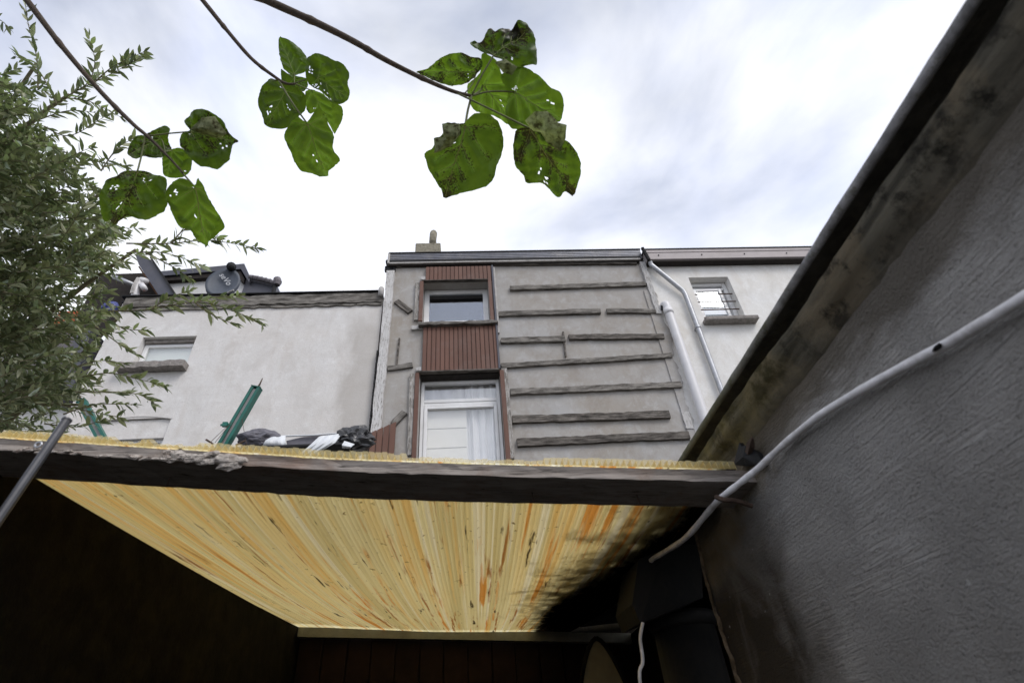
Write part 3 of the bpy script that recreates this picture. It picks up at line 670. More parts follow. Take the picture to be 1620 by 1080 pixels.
# ------------------------------------------------------------------ lean-to roof over the passage
def interp(x, T):
    if x <= T[0][0]: a, b = T[0], T[1]
    elif x >= T[-1][0]: a, b = T[-2], T[-1]
    else:
        for a, b in zip(T, T[1:]):
            if a[0] <= x <= b[0]: break
    return a[1]+(b[1]-a[1])*(x-a[0])/(b[0]-a[0])
BT = [(-1.1, .634), (-.974, .620), (-.72, .588), (-.453, .557), (-.27, .534), (.085, .504), (.447, .476), (.583, .466), (.62, .462)]
LEFT_C = [(1.05, .622), (1.292, .631), (1.632, .645), (2.318, .677), (2.833, .705), (3.59, .756), (3.7, .765)]
def zb(x): return Z0+(interp(x-.06, BT)+interp(x, BT)+interp(x+.06, BT))/3
def sag(x, y):      # the sheet hangs down a little between its supports
    t = min(1, max(0, (y-1.10)/2.5)); k = min(1, max(0, (x+1.05)/.55)); k = k*k*(3-2*k)
    return .044*k*math.sin(math.pi*t**.72)
def zs(x, y): return zb(x)+(interp(y-.08, LEFT_C)+interp(y, LEFT_C)+interp(y+.08, LEFT_C))/3-.622+.019*(x+1.05)*(y-1.05)/2.55+.002-sag(x, y)
lt = empty('lean_to_roof', (-.2, 1.05, 1.6), 'yellowed translucent plastic lean-to roof on a grey timber beam', 'lean-to roof')
BX0, BX1, BY0, BY1, BH = -1.35, .598, 1.05, 1.19, .0255
def beam():
    V, Fc = [], []; n = 70; rr = random.Random(2)
    prof = [(0, 1), (.02, .5), (0, .03), (.01, 0), (.5, 0), (1, 0), (1, 1), (.5, 1)]
    for i in range(n+1):
        x = BX0+(BX1-BX0)*i/n; z1 = zb(x)
        for py, pz in prof:
            j = .0016*mnoise.noise(Vector((x*22, py*9, pz*7)))+.0012*rr.uniform(-1, 1)
            V.append((x, BY0+(BY1-BY0)*py+(j*1.2 if py < .1 else 0), z1-BH+BH*pz+(j if pz < .6 else 0)))
    k = len(prof)
    for i in range(n):
        for q in range(k): Fc.append((i*k+q, i*k+(q+1) % k, (i+1)*k+(q+1) % k, (i+1)*k+q))
    Fc += [tuple(range(k)), tuple(n*k+q for q in range(k-1, -1, -1))]
    return V, Fc
def beam_mat():
    m = M('weathered_beam_wood'); g = m.noise(m.pos((3, 30, 60)), 1.5, 9, .7, .4)
    c = m.mix(m.ramp(g, [(.3, 0), (.68, 1)]), (.17, .145, .125), (.40, .36, .33))
    c = m.mix(m.ramp(m.noise(m.pos((1, 1, 1)), 9, 6, .65), [(.5, 0), (.68, .65)]), c, (.24, .16, .12))
    c = m.mix(m.ramp(m.noise(m.pos((5, 60, 120)), 2, 5, .7), [(.3, 1), (.42, 0)]), c, (.03, .025, .022))
    c = m.mix(m.ramp(m.noise(m.pos((4, 20, 20), loc=(3, 3, 3)), 3, 8, .75), [(.62, 0), (.7, .7)]), c, (.5, .48, .46))
    m.col(c).rough(.92).spec(.12).bump(g, .7, .006); return m.m
bmo = obj('front_beam', beam(), beam_mat(), lt)
MORTAR = simple('mortar_lump', (.66, .60, .54), .95, .35, 60, .8, .1, 0, (.20, .11, .07), .7)
V_, F_ = [], []
parts = []
for i in range(26):
    t = i/25; x = -.625+t*.165; r = random.Random(i+40)
    if i > 20: x = -.50+r.uniform(-.012, .03)
    parts.append(lumpy((x, 1.047+r.uniform(-.006, .003), zb(x)-.012+r.uniform(-.012, .006)-(.012 if i > 18 else 0)), r.uniform(.006, .011)*(1.35 if i > 18 else 1), i, (1.7, .55, .85), 2, .5, 2.2))
for i in range(22):
    r = random.Random(i+90); x = -.95+r.random()*.35
    parts.append(lumpy((x, 1.046, zb(x)-.024+r.uniform(-.004, .004)), r.uniform(.003, .007), i+60, (2.2, .8, .7), 1, .6, 2.5))
obj('mortar', join(*parts), MORTAR, bmo)
x = -.885; obj('screw_eye', tube([(x+.006*math.cos(a), 1.043, zb(x)-.012+.006*math.sin(a)) for a in [k*math.pi/6 for k in range(13)]], .0022, 6), ZINC, bmo)
for x, z in ((.36, .0), (.13, .01), (-.65, .0)): obj('nail', tube([(x, 1.13, zb(x)-BH+.01), (x+.002, 1.125, zb(x)-BH-.022)], .0016, 6), RUST, bmo)
# multiwall sheet: two skins, webs every 12.5 mm; the front edge of the upper skin is broken away unevenly
SX0, SX1, SY0, SY1, PITCHX, TH = -1.06, .575, 1.045, 3.62, .0132, .0185
def sheet_mat(name, top):
    m = M(name); m.t.nodes.remove(m.b)
    g = m.n('ShaderNodeNewGeometry').outputs['Position']; P = m.sep(g)
    cell = m.math('FLOOR', m.math('DIVIDE', m.math('ADD', P[0], 1.06), PITCHX))
    def band(kx, ky, det, rough, off):
        c_ = m.n('ShaderNodeCombineXYZ'); m.l(m.math('MULTIPLY', P[0], kx), c_.inputs[0]); m.l(m.math('MULTIPLY', P[1], ky), c_.inputs[1]); c_.inputs[2].default_value = off
        return m.noise(c_, 1.0, det, rough, 0.)
    st = band(15, .30, 3, .5, 1.); cv = m.n('ShaderNodeCombineXYZ'); m.l(m.math('MULTIPLY', P[0], 30), cv.inputs[0]); m.l(m.math('MULTIPLY', P[1], 2), cv.inputs[1])
    base = m.mix(m.ramp(band(27, .20, 4, .6, 3.), [(.38, 0), (.60, 1)]), (.74, .66, .37), (.95, .89, .60))
    base = m.mix(m.ramp(band(46, .25, 2, .5, 21.), [(.58, 0), (.63, .8)]), base, (.97, .95, .82))
    base = m.mix(m.ramp(st, [(.52, 0), (.62, .75)]), base, (.93, .78, .42))
    base = m.mix(m.ramp(band(24, .36, 5, .55, 7.), [(.56, 0), (.64, .85)]), base, (.90, .63, .25))
    base = m.mix(m.ramp(band(21, .55, 5, .6, 12.), [(.575, 0), (.635, .95)]), base, (.76, .34, .07))
    base = m.mix(m.ramp(band(27, .8, 5, .62, 30.), [(.595, 0), (.645, .92)]), base, (.42, .18, .04))
    base = m.mix(m.ramp(band(34, 2.2, 4, .6, 44.), [(.64, 0), (.685, .96)]), base, (.05, .03, .012))
    fx = m.math('FRACT', m.math('DIVIDE', m.math('ADD', P[0], 1.06), PITCHX)); base = m.mix(m.ramp(fx, [(.0, .13), (.10, 0), (.90, 0), (1, .13)]), base, (.5, .40, .18))  # thin darker lines at the cell borders paint the webs' shadow
    # specks of algae
    sp = m.noise(m.pos((1, .6, 1)), 62, 3, .6); spm = m.noise(m.pos(), 5, 4, .6)
    base = m.mix(m.math('MULTIPLY', m.ramp(sp, [(.65, 0), (.70, 1)]), m.ramp(spm, [(.42, .05), (.62, .9)])), base, (.16, .11, .02))
    gr = m.noise(m.pos(loc=(5, 5, 5)), 2.4, 6, .65, .4)
    base = m.mix(m.ramp(gr, [(.55, 0), (.8, .35)]), base, (.62, .58, .34))
    # near-black area over the right-hand rear part, with a wavering left edge
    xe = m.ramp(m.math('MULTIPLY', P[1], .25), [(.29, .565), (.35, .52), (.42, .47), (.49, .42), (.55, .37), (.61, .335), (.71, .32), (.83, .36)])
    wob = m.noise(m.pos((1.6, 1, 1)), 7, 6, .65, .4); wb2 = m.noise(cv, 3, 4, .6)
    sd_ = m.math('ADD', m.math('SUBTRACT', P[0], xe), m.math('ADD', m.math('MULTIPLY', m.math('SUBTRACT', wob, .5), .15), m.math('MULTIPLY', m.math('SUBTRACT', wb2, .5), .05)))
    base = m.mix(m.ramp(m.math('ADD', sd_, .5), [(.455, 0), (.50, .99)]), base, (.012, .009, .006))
    df = m.n('ShaderNodeBsdfDiffuse'); tl = m.n('ShaderNodeBsdfTranslucent'); m.l(base, df.inputs[0]); m.l(base, tl.inputs[0])
    mx = m.n('ShaderNodeMixShader'); mx.inputs[0].default_value = .78; m.l(df, mx.inputs[1]); m.l(tl, mx.inputs[2])
    if top:
        tr_ = m.n('ShaderNodeBsdfTransparent'); tr_.inputs[0].default_value = (.99, .97, .90, 1)
        m2 = m.n('ShaderNodeMixShader'); mx2 = m2; mx2.inputs[0].default_value = .30; m.l(tr_, m2.inputs[1]); m.l(mx, m2.inputs[2]); m.l(m2, m.out.inputs['Surface'])
    else: m.l(mx, m.out.inputs['Surface'])
    return m.m
def edge_mat():
    m = M('pale_yellow_plastic'); m.t.nodes.remove(m.b); n = m.noise(m.pos(), 40, 5, .6)
    c = m.mix(m.ramp(n, [(.35, 0), (.7, 1)]), (.88, .80, .50), (.80, .66, .33))
    df = m.n('ShaderNodeBsdfDiffuse'); tl = m.n('ShaderNodeBsdfTranslucent'); m.l(c, df.inputs[0]); m.l(c, tl.inputs[0]); mx = m.n('ShaderNodeMixShader'); mx.inputs[0].default_value = .5
    m.l(df, mx.inputs[1]); m.l(tl, mx.inputs[2]); tr_ = m.n('ShaderNodeBsdfTransparent'); tr_.inputs[0].default_value = (.99, .97, .90, 1)
    m2 = m.n('ShaderNodeMixShader'); m2.inputs[0].default_value = .5; m.l(tr_, m2.inputs[1]); m.l(mx, m2.inputs[2]); m.l(m2, m.out.inputs['Surface']); return m.m
EDGE = edge_mat()
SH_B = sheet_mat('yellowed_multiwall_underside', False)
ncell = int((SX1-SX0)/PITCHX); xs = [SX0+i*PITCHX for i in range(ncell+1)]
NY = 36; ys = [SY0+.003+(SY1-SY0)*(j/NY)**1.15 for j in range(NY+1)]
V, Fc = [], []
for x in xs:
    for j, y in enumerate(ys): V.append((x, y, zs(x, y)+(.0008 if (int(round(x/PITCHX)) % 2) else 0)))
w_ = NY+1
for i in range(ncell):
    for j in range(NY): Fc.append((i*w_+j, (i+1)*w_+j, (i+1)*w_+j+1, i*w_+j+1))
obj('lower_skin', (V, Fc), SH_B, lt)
V, Fc, W = [], [], ([], [])
rr = random.Random(21); off = []; cur = 0
for i in range(ncell+1):
    if rr.random() < .18: cur = rr.choice([0, .001, .003, .008, .02, .0])
    off.append(max(0, cur+rr.uniform(-.003, .005)))
for i in range(ncell):
    x0, x1 = xs[i]+.0006, xs[i+1]-.0006; o0 = off[i]
    if i > ncell-6: o0 = 0
    yy = [ys[0]+o0+rr.uniform(-.002, .002)]+[y for y in ys[1:] if y > ys[0]+o0+.01]
    y2 = [ys[0]+o0+rr.uniform(-.002, .002)]+yy[1:]
    n = len(V)
    for a, b in zip(yy, y2): V += [(x0, a, zs(x0, a)+TH+rr.uniform(-.0005, .0005)), (x1, b, zs(x1, b)+TH)]
    for j in range(len(yy)-1): Fc.append((n+2*j, n+2*j+1, n+2*j+3, n+2*j+2))
obj('upper_skin', (V, Fc), EDGE, lt)['kind'] = 'stuff'
V, Fc = [], []
for i in range(ncell+1):
    x = xs[i]; o0 = 0 if i > ncell-6 else off[min(i, ncell-1)]
    n = len(V)
    yl = [ys[0]+.001]+ys[1::3]
    for k, y in enumerate(yl):
        yt = max(y, ys[0]+o0+.004) if k == 0 else y
        V += [(x-.0008, y, zs(x, y)+.0003), (x-.0008, yt, zs(x, yt)+TH), (x+.0008, y, zs(x, y)+.0003), (x+.0008, yt, zs(x, yt)+TH)]
    for k in range(len(yl)-1):
        a = n+4*k; Fc += [(a, a+1, a+5, a+4), (a+2, a+6, a+7, a+3)]
    Fc.append((n, n+2, n+3, n+1))
obj('webs', (V, Fc), EDGE, lt)['kind'] = 'stuff'
# rear purlin and inner walls of the passage
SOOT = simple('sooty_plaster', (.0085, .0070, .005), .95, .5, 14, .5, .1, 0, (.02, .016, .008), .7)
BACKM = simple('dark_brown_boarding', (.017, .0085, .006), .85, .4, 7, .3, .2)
PURL = simple('pale_purlin', (.20, .19, .15), .9, .2, 12, .3, .2)
obj('rear_purlin', ([(x, y, zs(x, 3.60)-dz_) for x in (-1.04, .92) for y in (3.585, 3.64) for dz_ in (.055, .004)], [(0, 1, 3, 2), (4, 6, 7, 5), (0, 4, 5, 1), (2, 3, 7, 6), (0, 2, 6, 4), (1, 5, 7, 3)]), PURL, lt)
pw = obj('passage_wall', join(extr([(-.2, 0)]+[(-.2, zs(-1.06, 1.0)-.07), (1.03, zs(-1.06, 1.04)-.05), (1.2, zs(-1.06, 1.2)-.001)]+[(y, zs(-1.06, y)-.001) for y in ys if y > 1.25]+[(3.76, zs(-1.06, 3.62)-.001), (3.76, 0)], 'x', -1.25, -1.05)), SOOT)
tag(pw, 'sooty black wall along the left side of the covered passage', 'wall')
bw = empty('passage_back_wall', (-.1, 3.66, 0), 'dark brown boarded wall closing the far end of the passage', 'wall')
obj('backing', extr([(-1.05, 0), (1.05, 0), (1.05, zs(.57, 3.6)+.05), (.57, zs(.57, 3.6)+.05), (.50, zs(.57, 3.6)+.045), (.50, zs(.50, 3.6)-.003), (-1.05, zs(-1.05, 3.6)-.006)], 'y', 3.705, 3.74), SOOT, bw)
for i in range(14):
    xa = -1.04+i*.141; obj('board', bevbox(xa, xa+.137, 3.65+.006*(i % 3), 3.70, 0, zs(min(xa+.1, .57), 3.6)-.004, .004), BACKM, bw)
rw_ = obj('added_recess_wall', box(.93, 1.05, 1.55, 3.72, 0, 2.20), SOOT); tag(rw_, 'added dark wall closing the recess behind the black flue', 'wall')  # wall added so that the recess stays dark
# dark tarpaulin and leaf litter lying on the sheet
def on_sheet(px, py):
    y = 1.5
    for _ in range(40):
        d = ray(px, py); t = y/d.y; p = CAM+d*t; z = zs(p.x, min(max(y, 1.05), 3.62)); t2 = (z-CAM.z)/d.z; y = .5*y+.5*min(d.y*t2, 3.7)
    return CAM+ray(px, py)*(y/ray(px, py).y)
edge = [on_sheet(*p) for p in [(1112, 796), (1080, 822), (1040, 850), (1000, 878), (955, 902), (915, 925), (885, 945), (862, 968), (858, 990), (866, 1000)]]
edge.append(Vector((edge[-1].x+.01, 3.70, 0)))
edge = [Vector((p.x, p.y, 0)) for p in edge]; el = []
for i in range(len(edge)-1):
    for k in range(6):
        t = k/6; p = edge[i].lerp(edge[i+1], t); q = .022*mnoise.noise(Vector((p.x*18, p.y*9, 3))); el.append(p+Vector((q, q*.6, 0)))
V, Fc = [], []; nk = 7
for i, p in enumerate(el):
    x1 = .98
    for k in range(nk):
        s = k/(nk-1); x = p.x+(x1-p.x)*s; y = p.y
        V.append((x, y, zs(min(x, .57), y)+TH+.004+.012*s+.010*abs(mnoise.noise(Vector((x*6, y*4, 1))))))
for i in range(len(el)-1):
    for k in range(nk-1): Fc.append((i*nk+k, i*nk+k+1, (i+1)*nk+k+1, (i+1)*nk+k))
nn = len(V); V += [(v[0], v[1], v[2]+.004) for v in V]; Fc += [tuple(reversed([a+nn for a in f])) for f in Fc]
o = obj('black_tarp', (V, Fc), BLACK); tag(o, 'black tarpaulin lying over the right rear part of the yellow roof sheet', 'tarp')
V, Fc = [], []; rr = random.Random(77)
for i in range(2600):
    k = rr.randrange(len(el)); p = el[k]; dd = abs(rr.gauss(0, .075)); dirn = Vector((-.8, -.5, 0)).normalized()
    c = p+dirn*dd*rr.choice([1, 1, 1, .4])+Vector((rr.gauss(0, .02), rr.gauss(0, .05), 0))
    if not (1.2 < c.y < 3.58 and c.x < .57): continue
    s = rr.uniform(.004, .014); a = rr.random()*6.28; z = zs(c.x, c.y)+TH+.002+rr.random()*.004; n = len(V)
    for q in range(4):
        an = a+q*math.pi/2; k2 = s*(1.6 if q % 2 == 0 else .7); V.append((c.x+math.cos(an)*k2, c.y+math.sin(an)*k2, z+rr.uniform(0, .004)))
    Fc.append((n, n+1, n+2, n+3))
LITTER = simple('dead_leaf_litter', (.05, .035, .018), .95, .4, 30, .2, .1)
o = obj('leaf_litter', (V, Fc), LITTER); o['kind'] = 'stuff'; o['label'] = 'dark dead leaf litter along the tarpaulin on the yellow roof sheet'; o['category'] = 'litter'

# ------------------------------------------------------------------ rendered garden wall on the right
gw = empty('garden_wall', (.6, .5, 0), 'dark grey rendered garden wall with mossy coping close on the right', 'wall')
WX, WE = .60, 1.46
OLDPL = simple('old_bare_plaster', (.22, .17, .12), .95, .4, 40, .6, .1, 0, (.06, .045, .03), .8)
def wall_mat():
    m = M('trowelled_cement_render'); p = m.pos(); P = m.sep(p)
    # trowel sweeps: ridges stretched along slanting arcs on the wall face
    rd = m.noise(m.pos((1, 12, 60), rot=(R(-11), 0, 0)), 1.25, 7, .68, 1.6)
    rd2 = m.noise(m.pos((1, 7, 95), rot=(R(-12), 0, 0), loc=(2, 4, 1)), 1.1, 3, .5, 1.4)
    gr = m.noise(p, 190, 4, .7); mid = m.noise(p, 4.5, 7, .65, .4)
    c = m.mix(m.ramp(mid, [(.3, 0), (.7, 1)]), (.31, .295, .275), (.43, .412, .39))
    sw = m.noise(p, 9, 6, .7, .6)
    c = m.mix(m.math('MULTIPLY', m.ramp(rd2, [(.5, 0), (.68, .7)]), m.ramp(sw, [(.5, 0), (.66, 1)])), c, (.50, .49, .48))
    c = m.mix(m.ramp(gr, [(.3, .55), (.45, 0)]), c, (.10, .098, .094))
    # brown stain that bleeds from the passage, ochre bare patch under the coping near the beam
    sn = m.noise(m.pos(loc=(7, 1, 1)), 5, 7, .65, .4)
    far = m.math('ADD', P[1], m.math('MULTIPLY', m.math('SUBTRACT', sn, .5), .55)); low = m.ramp(m.math('SUBTRACT', P[2], 1.5), [(.38, 1), (.56, 0)])
    c = m.mix(m.math('MULTIPLY', m.ramp(m.math('MULTIPLY', far, .5), [(.49, 0), (.60, .95)]), low), c, (.055, .042, .028))
    hi = m.math('ADD', m.math('SUBTRACT', P[2], 1.5), m.math('MULTIPLY', m.math('SUBTRACT', sn, .5), .22))
    hi = m.math('ADD', hi, m.math('MULTIPLY', m.math('SUBTRACT', P[1], .9), .28))
    c = m.mix(m.math('MULTIPLY', m.ramp(hi, [(.545, 0), (.60, .9)]), m.ramp(m.math('MULTIPLY', P[1], .5), [(.30, 0), (.46, 1)])), c, (.25, .20, .13))
    c = m.mix(m.ramp(m.noise(m.pos(loc=(3, 2, 8)), 2.2, 7, .7, .8), [(.5, 0), (.68, .5)]), c, (.40, .39, .375))
    tw = m.math('ADD', m.math('MULTIPLY', m.math('SUBTRACT', P[2], 2.0), 5.), m.math('MULTIPLY', m.noise(m.pos((1, 2.2, 6), loc=(2, 6, 4)), 2.4, 8, .7, .5), 1.1))
    c = m.mix(m.ramp(tw, [(.72, 0), (1.0, .8)]), c, (.115, .098, .075))
    wsp = m.noise(p, 75, 2, .5); c = m.mix(m.ramp(wsp, [(.74, 0), (.78, .8)]), c, (.55, .54, .52))
    m.col(c).rough(.93).spec(.2)
    rmask = m.ramp(m.noise(m.pos(loc=(1, 3, 9)), 7, 5, .6, .8), [(.42, .12), (.62, 1)])
    h = m.mix(m.math('MULTIPLY', rmask, .55), m.mix(.68, rd, gr), rd2); h = m.mix(.2, h, mid); m.bump(h, 1.0, .019); return m.m
ny, nzz = 60, 60; V, Fc = [], []
for j in range(nzz+1):
    z = 2.165*j/nzz
    for i in range(ny+1):
        y = -1.6+(WE+1.6)*i/ny; q = .004*mnoise.fractal(Vector((y*3, z*3, 4)), .7, 2, 3)
        V.append((WX+q, y, z))
for j in range(nzz):
    for i in range(ny): Fc.append((j*(ny+1)+i, (j+1)*(ny+1)+i, (j+1)*(ny+1)+i+1, j*(ny+1)+i+1))
obj('render_face', (V, Fc), wall_mat(), gw, smooth=True)
obj('core', box(WX+.02, WX+.24, -1.6, WE-.005, 0, 2.16), SOOT, gw)
V, Fc = [], []; rr = random.Random(15); n = 24     # broken return edge at the passage end
for i in range(n+1):
    z = 2.1*i/n; V += [(WX-.004+rr.uniform(-.006, .004), WE-.012+rr.uniform(-.012, .006), z), (WX+.012, WE+.01+rr.uniform(0, .012), z), (WX+.23, WE+.004, z)]
for i in range(n): Fc += [(3*i, 3*i+1, 3*i+4, 3*i+3), (3*i+1, 3*i+2, 3*i+5, 3*i+4)]
obj('broken_edge', (V, Fc), SOOT, gw)
V, Fc = [], []; n = 150
for k in range(n+1):
    z = .95+1.12*k/n; yc = WE-.016+.012*math.sin(k*.11)+.010*mnoise.noise(Vector((k*.25, 0, 2))); w0 = .004+.012*abs(mnoise.noise(Vector((k*.17, 3, 1))))+rr.uniform(0, .003)
    V += [(WX-.002, yc-w0, z), (WX-.008, yc, z), (WX+.004, yc+.012, z)]
for k in range(n): Fc += [(3*k, 3*k+1, 3*k+4, 3*k+3), (3*k+1, 3*k+2, 3*k+5, 3*k+4)]
obj('bare_plaster_edge', (V, Fc), OLDPL, gw)
# mossy moulding and coping along the top
def moss_mat():
    m = M('mossy_old_mortar'); s = m.noise(m.pos((6, 1.3, 22)), 1.5, 8, .68, .5); p = m.pos(); b = m.noise(p, 6, 6, .65, .3)
    c = m.mix(m.ramp(s, [(.35, 0), (.6, 1)]), (.032, .030, .025), (.14, .128, .10))
    c = m.mix(m.ramp(b, [(.46, 0), (.62, .7)]), c, (.19, .155, .105))
    c = m.mix(m.ramp(m.noise(p, 15, 7, .7), [(.5, 0), (.6, .85)]), c, (.014, .013, .011))
    P = m.sep(p); near = m.ramp(m.math('MULTIPLY', P[1], .6), [(.4, 0), (.68, .6)])
    c = m.mix(m.math('MULTIPLY', near, m.ramp(b, [(.35, .2), (.6, 1)])), c, (.20, .17, .06))
    lowm = m.math('ADD', m.math('MULTIPLY', m.math('SUBTRACT', P[2], 2.12), 9.), m.math('MULTIPLY', m.noise(p, 11, 6, .65), .9))
    c = m.mix(m.ramp(lowm, [(.2, 1), (.7, 0)]), c, (.12, .105, .083))
    m.col(c).rough(.95).spec(.1).bump(m.mix(.4, s, m.noise(p, 90, 4)), .7, .006); return m.m
def cop_mat():
    m = M('lichen_spotted_coping'); p = m.pos(); b = m.noise(p, 22, 7, .68, .3)
    c = m.mix(m.ramp(b, [(.4, 0), (.62, 1)]), (.17, .167, .168), (.34, .335, .345))
    c = m.mix(m.ramp(m.noise(p, 34, 5, .7), [(.56, 0), (.63, .6)]), c, (.10, .10, .06))
    P = m.sep(p); c = m.mix(m.ramp(m.math('MULTIPLY', P[1], .6), [(.35, 0), (.62, .75)]), c, (.085, .085, .04))
    m.col(c).rough(.9).spec(.15).bump(m.noise(p, 80, 4), .6, .004); return m.m
def run(prof, y0, y1, n, amp, seed, fr=5):
    V, Fc = [], []; k = len(prof)
    for i in range(n+1):
        y = y0+(y1-y0)*i/n
        for q, (x, z) in enumerate(prof):
            a = amp*mnoise.fractal(Vector((y*fr, q*.9, seed)), .6, 2, 4); b_ = amp*mnoise.fractal(Vector((y*fr, q*.9, seed+9)), .6, 2, 4)
            V.append((x+a, y, z+b_))
    for i in range(n):
        for q in range(k-1): Fc.append((i*k+q, i*k+q+1, (i+1)*k+q+1, (i+1)*k+q))
    Fc += [tuple(range(k)), tuple(n*k+q for q in range(k-1, -1, -1))]
    return V, Fc
COPING_SHADE = simple('coping_shade_dark', (.06, .056, .048), .95, .4, 25, .4, .1)  # dark tone standing in for the shade under the coping
MOSS, COP = moss_mat(), cop_mat(); z0 = Z0
obj('moulding', run([(.612, z0+.505), (.601, z0+.516), (.595, z0+.526), (.589, z0+.538), (.583, z0+.548), (.574, z0+.557), (.571, z0+.580), (.572, z0+.590), (.585, z0+.593), (.592, z0+.601), (.64, z0+.602)], -1.6, WE+.02, 130, .006, 3), MOSS, gw, smooth=True)
cp = []
for k in range(9):
    a = R(200-k*25); cp.append((.5620+.0125*math.cos(a), z0+.6145+.0105*math.sin(a)))
cp = [(.60, z0+.6065), (.575, z0+.6065), (.554, z0+.6055)]+cp+[(.66, z0+.655), (.86, z0+.66), (.86, z0+.60)]
obj('coping_shade_strip', run([(.600, z0+.590), (.582, z0+.600), (.568, z0+.6032), (.5565, z0+.6042), (.557, z0+.6062), (.60, z0+.6064)], -1.6, WE+.04, 90, .0006, 4, 14), COPING_SHADE, gw)  # added strip whose dark colour paints the shaded band below the coping rim
obj('coping', run(cp, -1.6, WE+.05, 130, .0009, 8, 14), COP, gw, smooth=True)
# torn black felt stuck on the wall above the sheet corner
fp_ = [(1163, 735), (1168, 718), (1171, 700), (1176, 706), (1183, 704), (1190, 711), (1196, 716), (1203, 728), (1206, 738), (1195, 735), (1180, 737)]
fq = [atX(x, y, .583) for x, y in fp_]; fo3 = atX(1184, 722, .583); nf = len(fq); rf_ = random.Random(4)
fv = [q-fo3+Vector((rf_.uniform(-.006, .004), 0, 0)) for q in fq]+[Vector((-.012, 0, 0))]; fv += [v+Vector((.010, .002, 0)) for v in fv]
ff = [(i, (i+1) % nf, nf) for i in range(nf)]+[((i+1) % nf+nf+1, i+nf+1, 2*nf+1) for i in range(nf)]+[(i, i+nf+1, (i+1) % nf+nf+1, (i+1) % nf) for i in range(nf)]
o = obj('torn_felt', (fv, ff), BLACK, None, fo3); tag(o, 'torn scrap of black roofing felt at the corner of roof sheet and wall', 'felt')
obj('flap', tube([atX(1184, 716, .578), atX(1188, 703, .577), atX(1190, 692, .575)], [.006, .009, .003], 5), RUST, o).location = Vector((0, 0, 0))-WL[o.name]
# white cable sagging along the wall and under the beam
CABLE = simple('white_sheathed_cable', (.86, .84, .85), .5, .1, 30, .12, .4, 0, (.24, .21, .18), .5)
ca, cb_ = atX(1620, 471, .586), atX(1500, 543, .586); cpts = [ca+(ca-cb_)*5, ca+(ca-cb_)*2]
for x, y in [(1620, 471), (1500, 543), (1400, 596), (1300, 655), (1240, 703)]: cpts.append(atX(x, y, .586))
cpts += [atX(1200, 740, .562), atY(1165, 768, 1.012), atY(1140, 788, 1.055), atY(1118, 812, 1.13), atY(1085, 850, 1.25), atY(1052, 872, 1.42), atY(1030, 886, 1.56), atY(1030, 898, 1.68)]
sp = spline(cpts, 6)
cb = obj('white_cable', tube(sp, [.0070-.0006*min(1, max(0, (p.y-.5)/.7))+.0004*math.sin(i*1.3) for i, p in enumerate(sp)], 12), CABLE, smooth=True); tag(cb, 'thick white cable slung along the grey wall and under the beam', 'cable')
p = atX(1483, 549, .578); obj('black_tape', lumpy(p, .0045, 3, (.7, 1.8, .7), 2, .3), BLACK, cb)
c0 = atY(1146, 786, 1.02)
obj('hook', tube(spline([atY(1190, 800, 1.04), atY(1165, 792, 1.035), atY(1146, 790, 1.03), atY(1133, 786, 1.05)], 5), .005, 6), RUST, cb)
# black flue pipe with a cowl in the recess
FLUE = simple('black_flue_metal', (.009, .009, .009), .7, .35, 12, .25, .35, 0, (.03, .027, .022), .5)
fl = empty('black_flue_pipe', (.60, 1.72, 0), 'sooty black flue pipe with a hooded top in the dark passage', 'flue pipe')
obj('pipe', tube([(.60, 1.72, 0), (.60, 1.72, 1.90)], .088, 24), FLUE, fl, smooth=True)
obj('collar', tube([(.60, 1.72, 1.885), (.60, 1.72, 1.895), (.60, 1.72, 1.915), (.60, 1.72, 1.925)], [.09, .100, .100, .09], 24), FLUE, fl, smooth=True)
hp = [(1010, 884), (1050, 868), (1108, 852), (1112, 945), (1075, 962), (1013, 985), (1000, 955)]
hv = [atY(x, y, 1.56+(.06 if x > 1090 else 0)) for x, y in hp]; hb = [Vector((p.x+.02, 1.86, p.z+.03)) for p in hv]
k = len(hv); obj('cowl', (hv+hb, [tuple(range(k)), tuple(range(2*k-1, k-1, -1))]+[(i, (i+1) % k, (i+1) % k+k, i+k) for i in range(k)]), FLUE, fl)
o = obj('thin_white_cord', tube(spline([atY(1017, 984, 1.56), atY(1013, 1010, 1.56), atY(1017, 1045, 1.56), atY(1014, 1090, 1.56), Vector((.405, 1.56, 1.45)), Vector((.40, 1.56, .9)), Vector((.41, 1.56, .3))], 6), .0045, 8), CABLE, smooth=True); tag(o, 'thin pale cord hanging in front of the black flue pipe', 'cord')
# oval board leaning in the passage
OVAL = simple('beige_board_cover', (.17, .13, .06), .7, .2, 9, .1, .3); ov = []
for i in range(33):
    t = i/32; hw = .135*math.sin(min(1, t*1.0)*math.pi*.5)**.62; ov.append((hw, -t*.42))
tp_ = atY(966, 1001, 2.3); outl = [(a, b) for a, b in ov]+[(ov[-1][0], -1.55)]+[(-ov[-1][0], -1.55)]+[(-a, b) for a, b in reversed(ov[1:])]
ib = empty('leaning_oval_board', (tp_.x-.05, 2.3, 0), 'beige oval-tipped board standing in the dark passage near the flue', 'board')
obj('panel', ([(tp_.x-.06+a*.86, 2.3-.0*b, tp_.z-.02+b) for a, b in outl]+[(tp_.x-.06+a*.86, 2.325, tp_.z-.02+b) for a, b in outl], [tuple(range(len(outl)-1, -1, -1)), tuple(range(len(outl), 2*len(outl)))]+[(i, (i+1) % len(outl), (i+1) % len(outl)+len(outl), i+len(outl)) for i in range(len(outl))]), OVAL, ib)
rim = [Vector((tp_.x-.06+a*.90, 2.295, tp_.z-.012+b)) for a, b in outl]
obj('rim', tube(rim+[rim[0]], .008, 6), SOOT, ib)
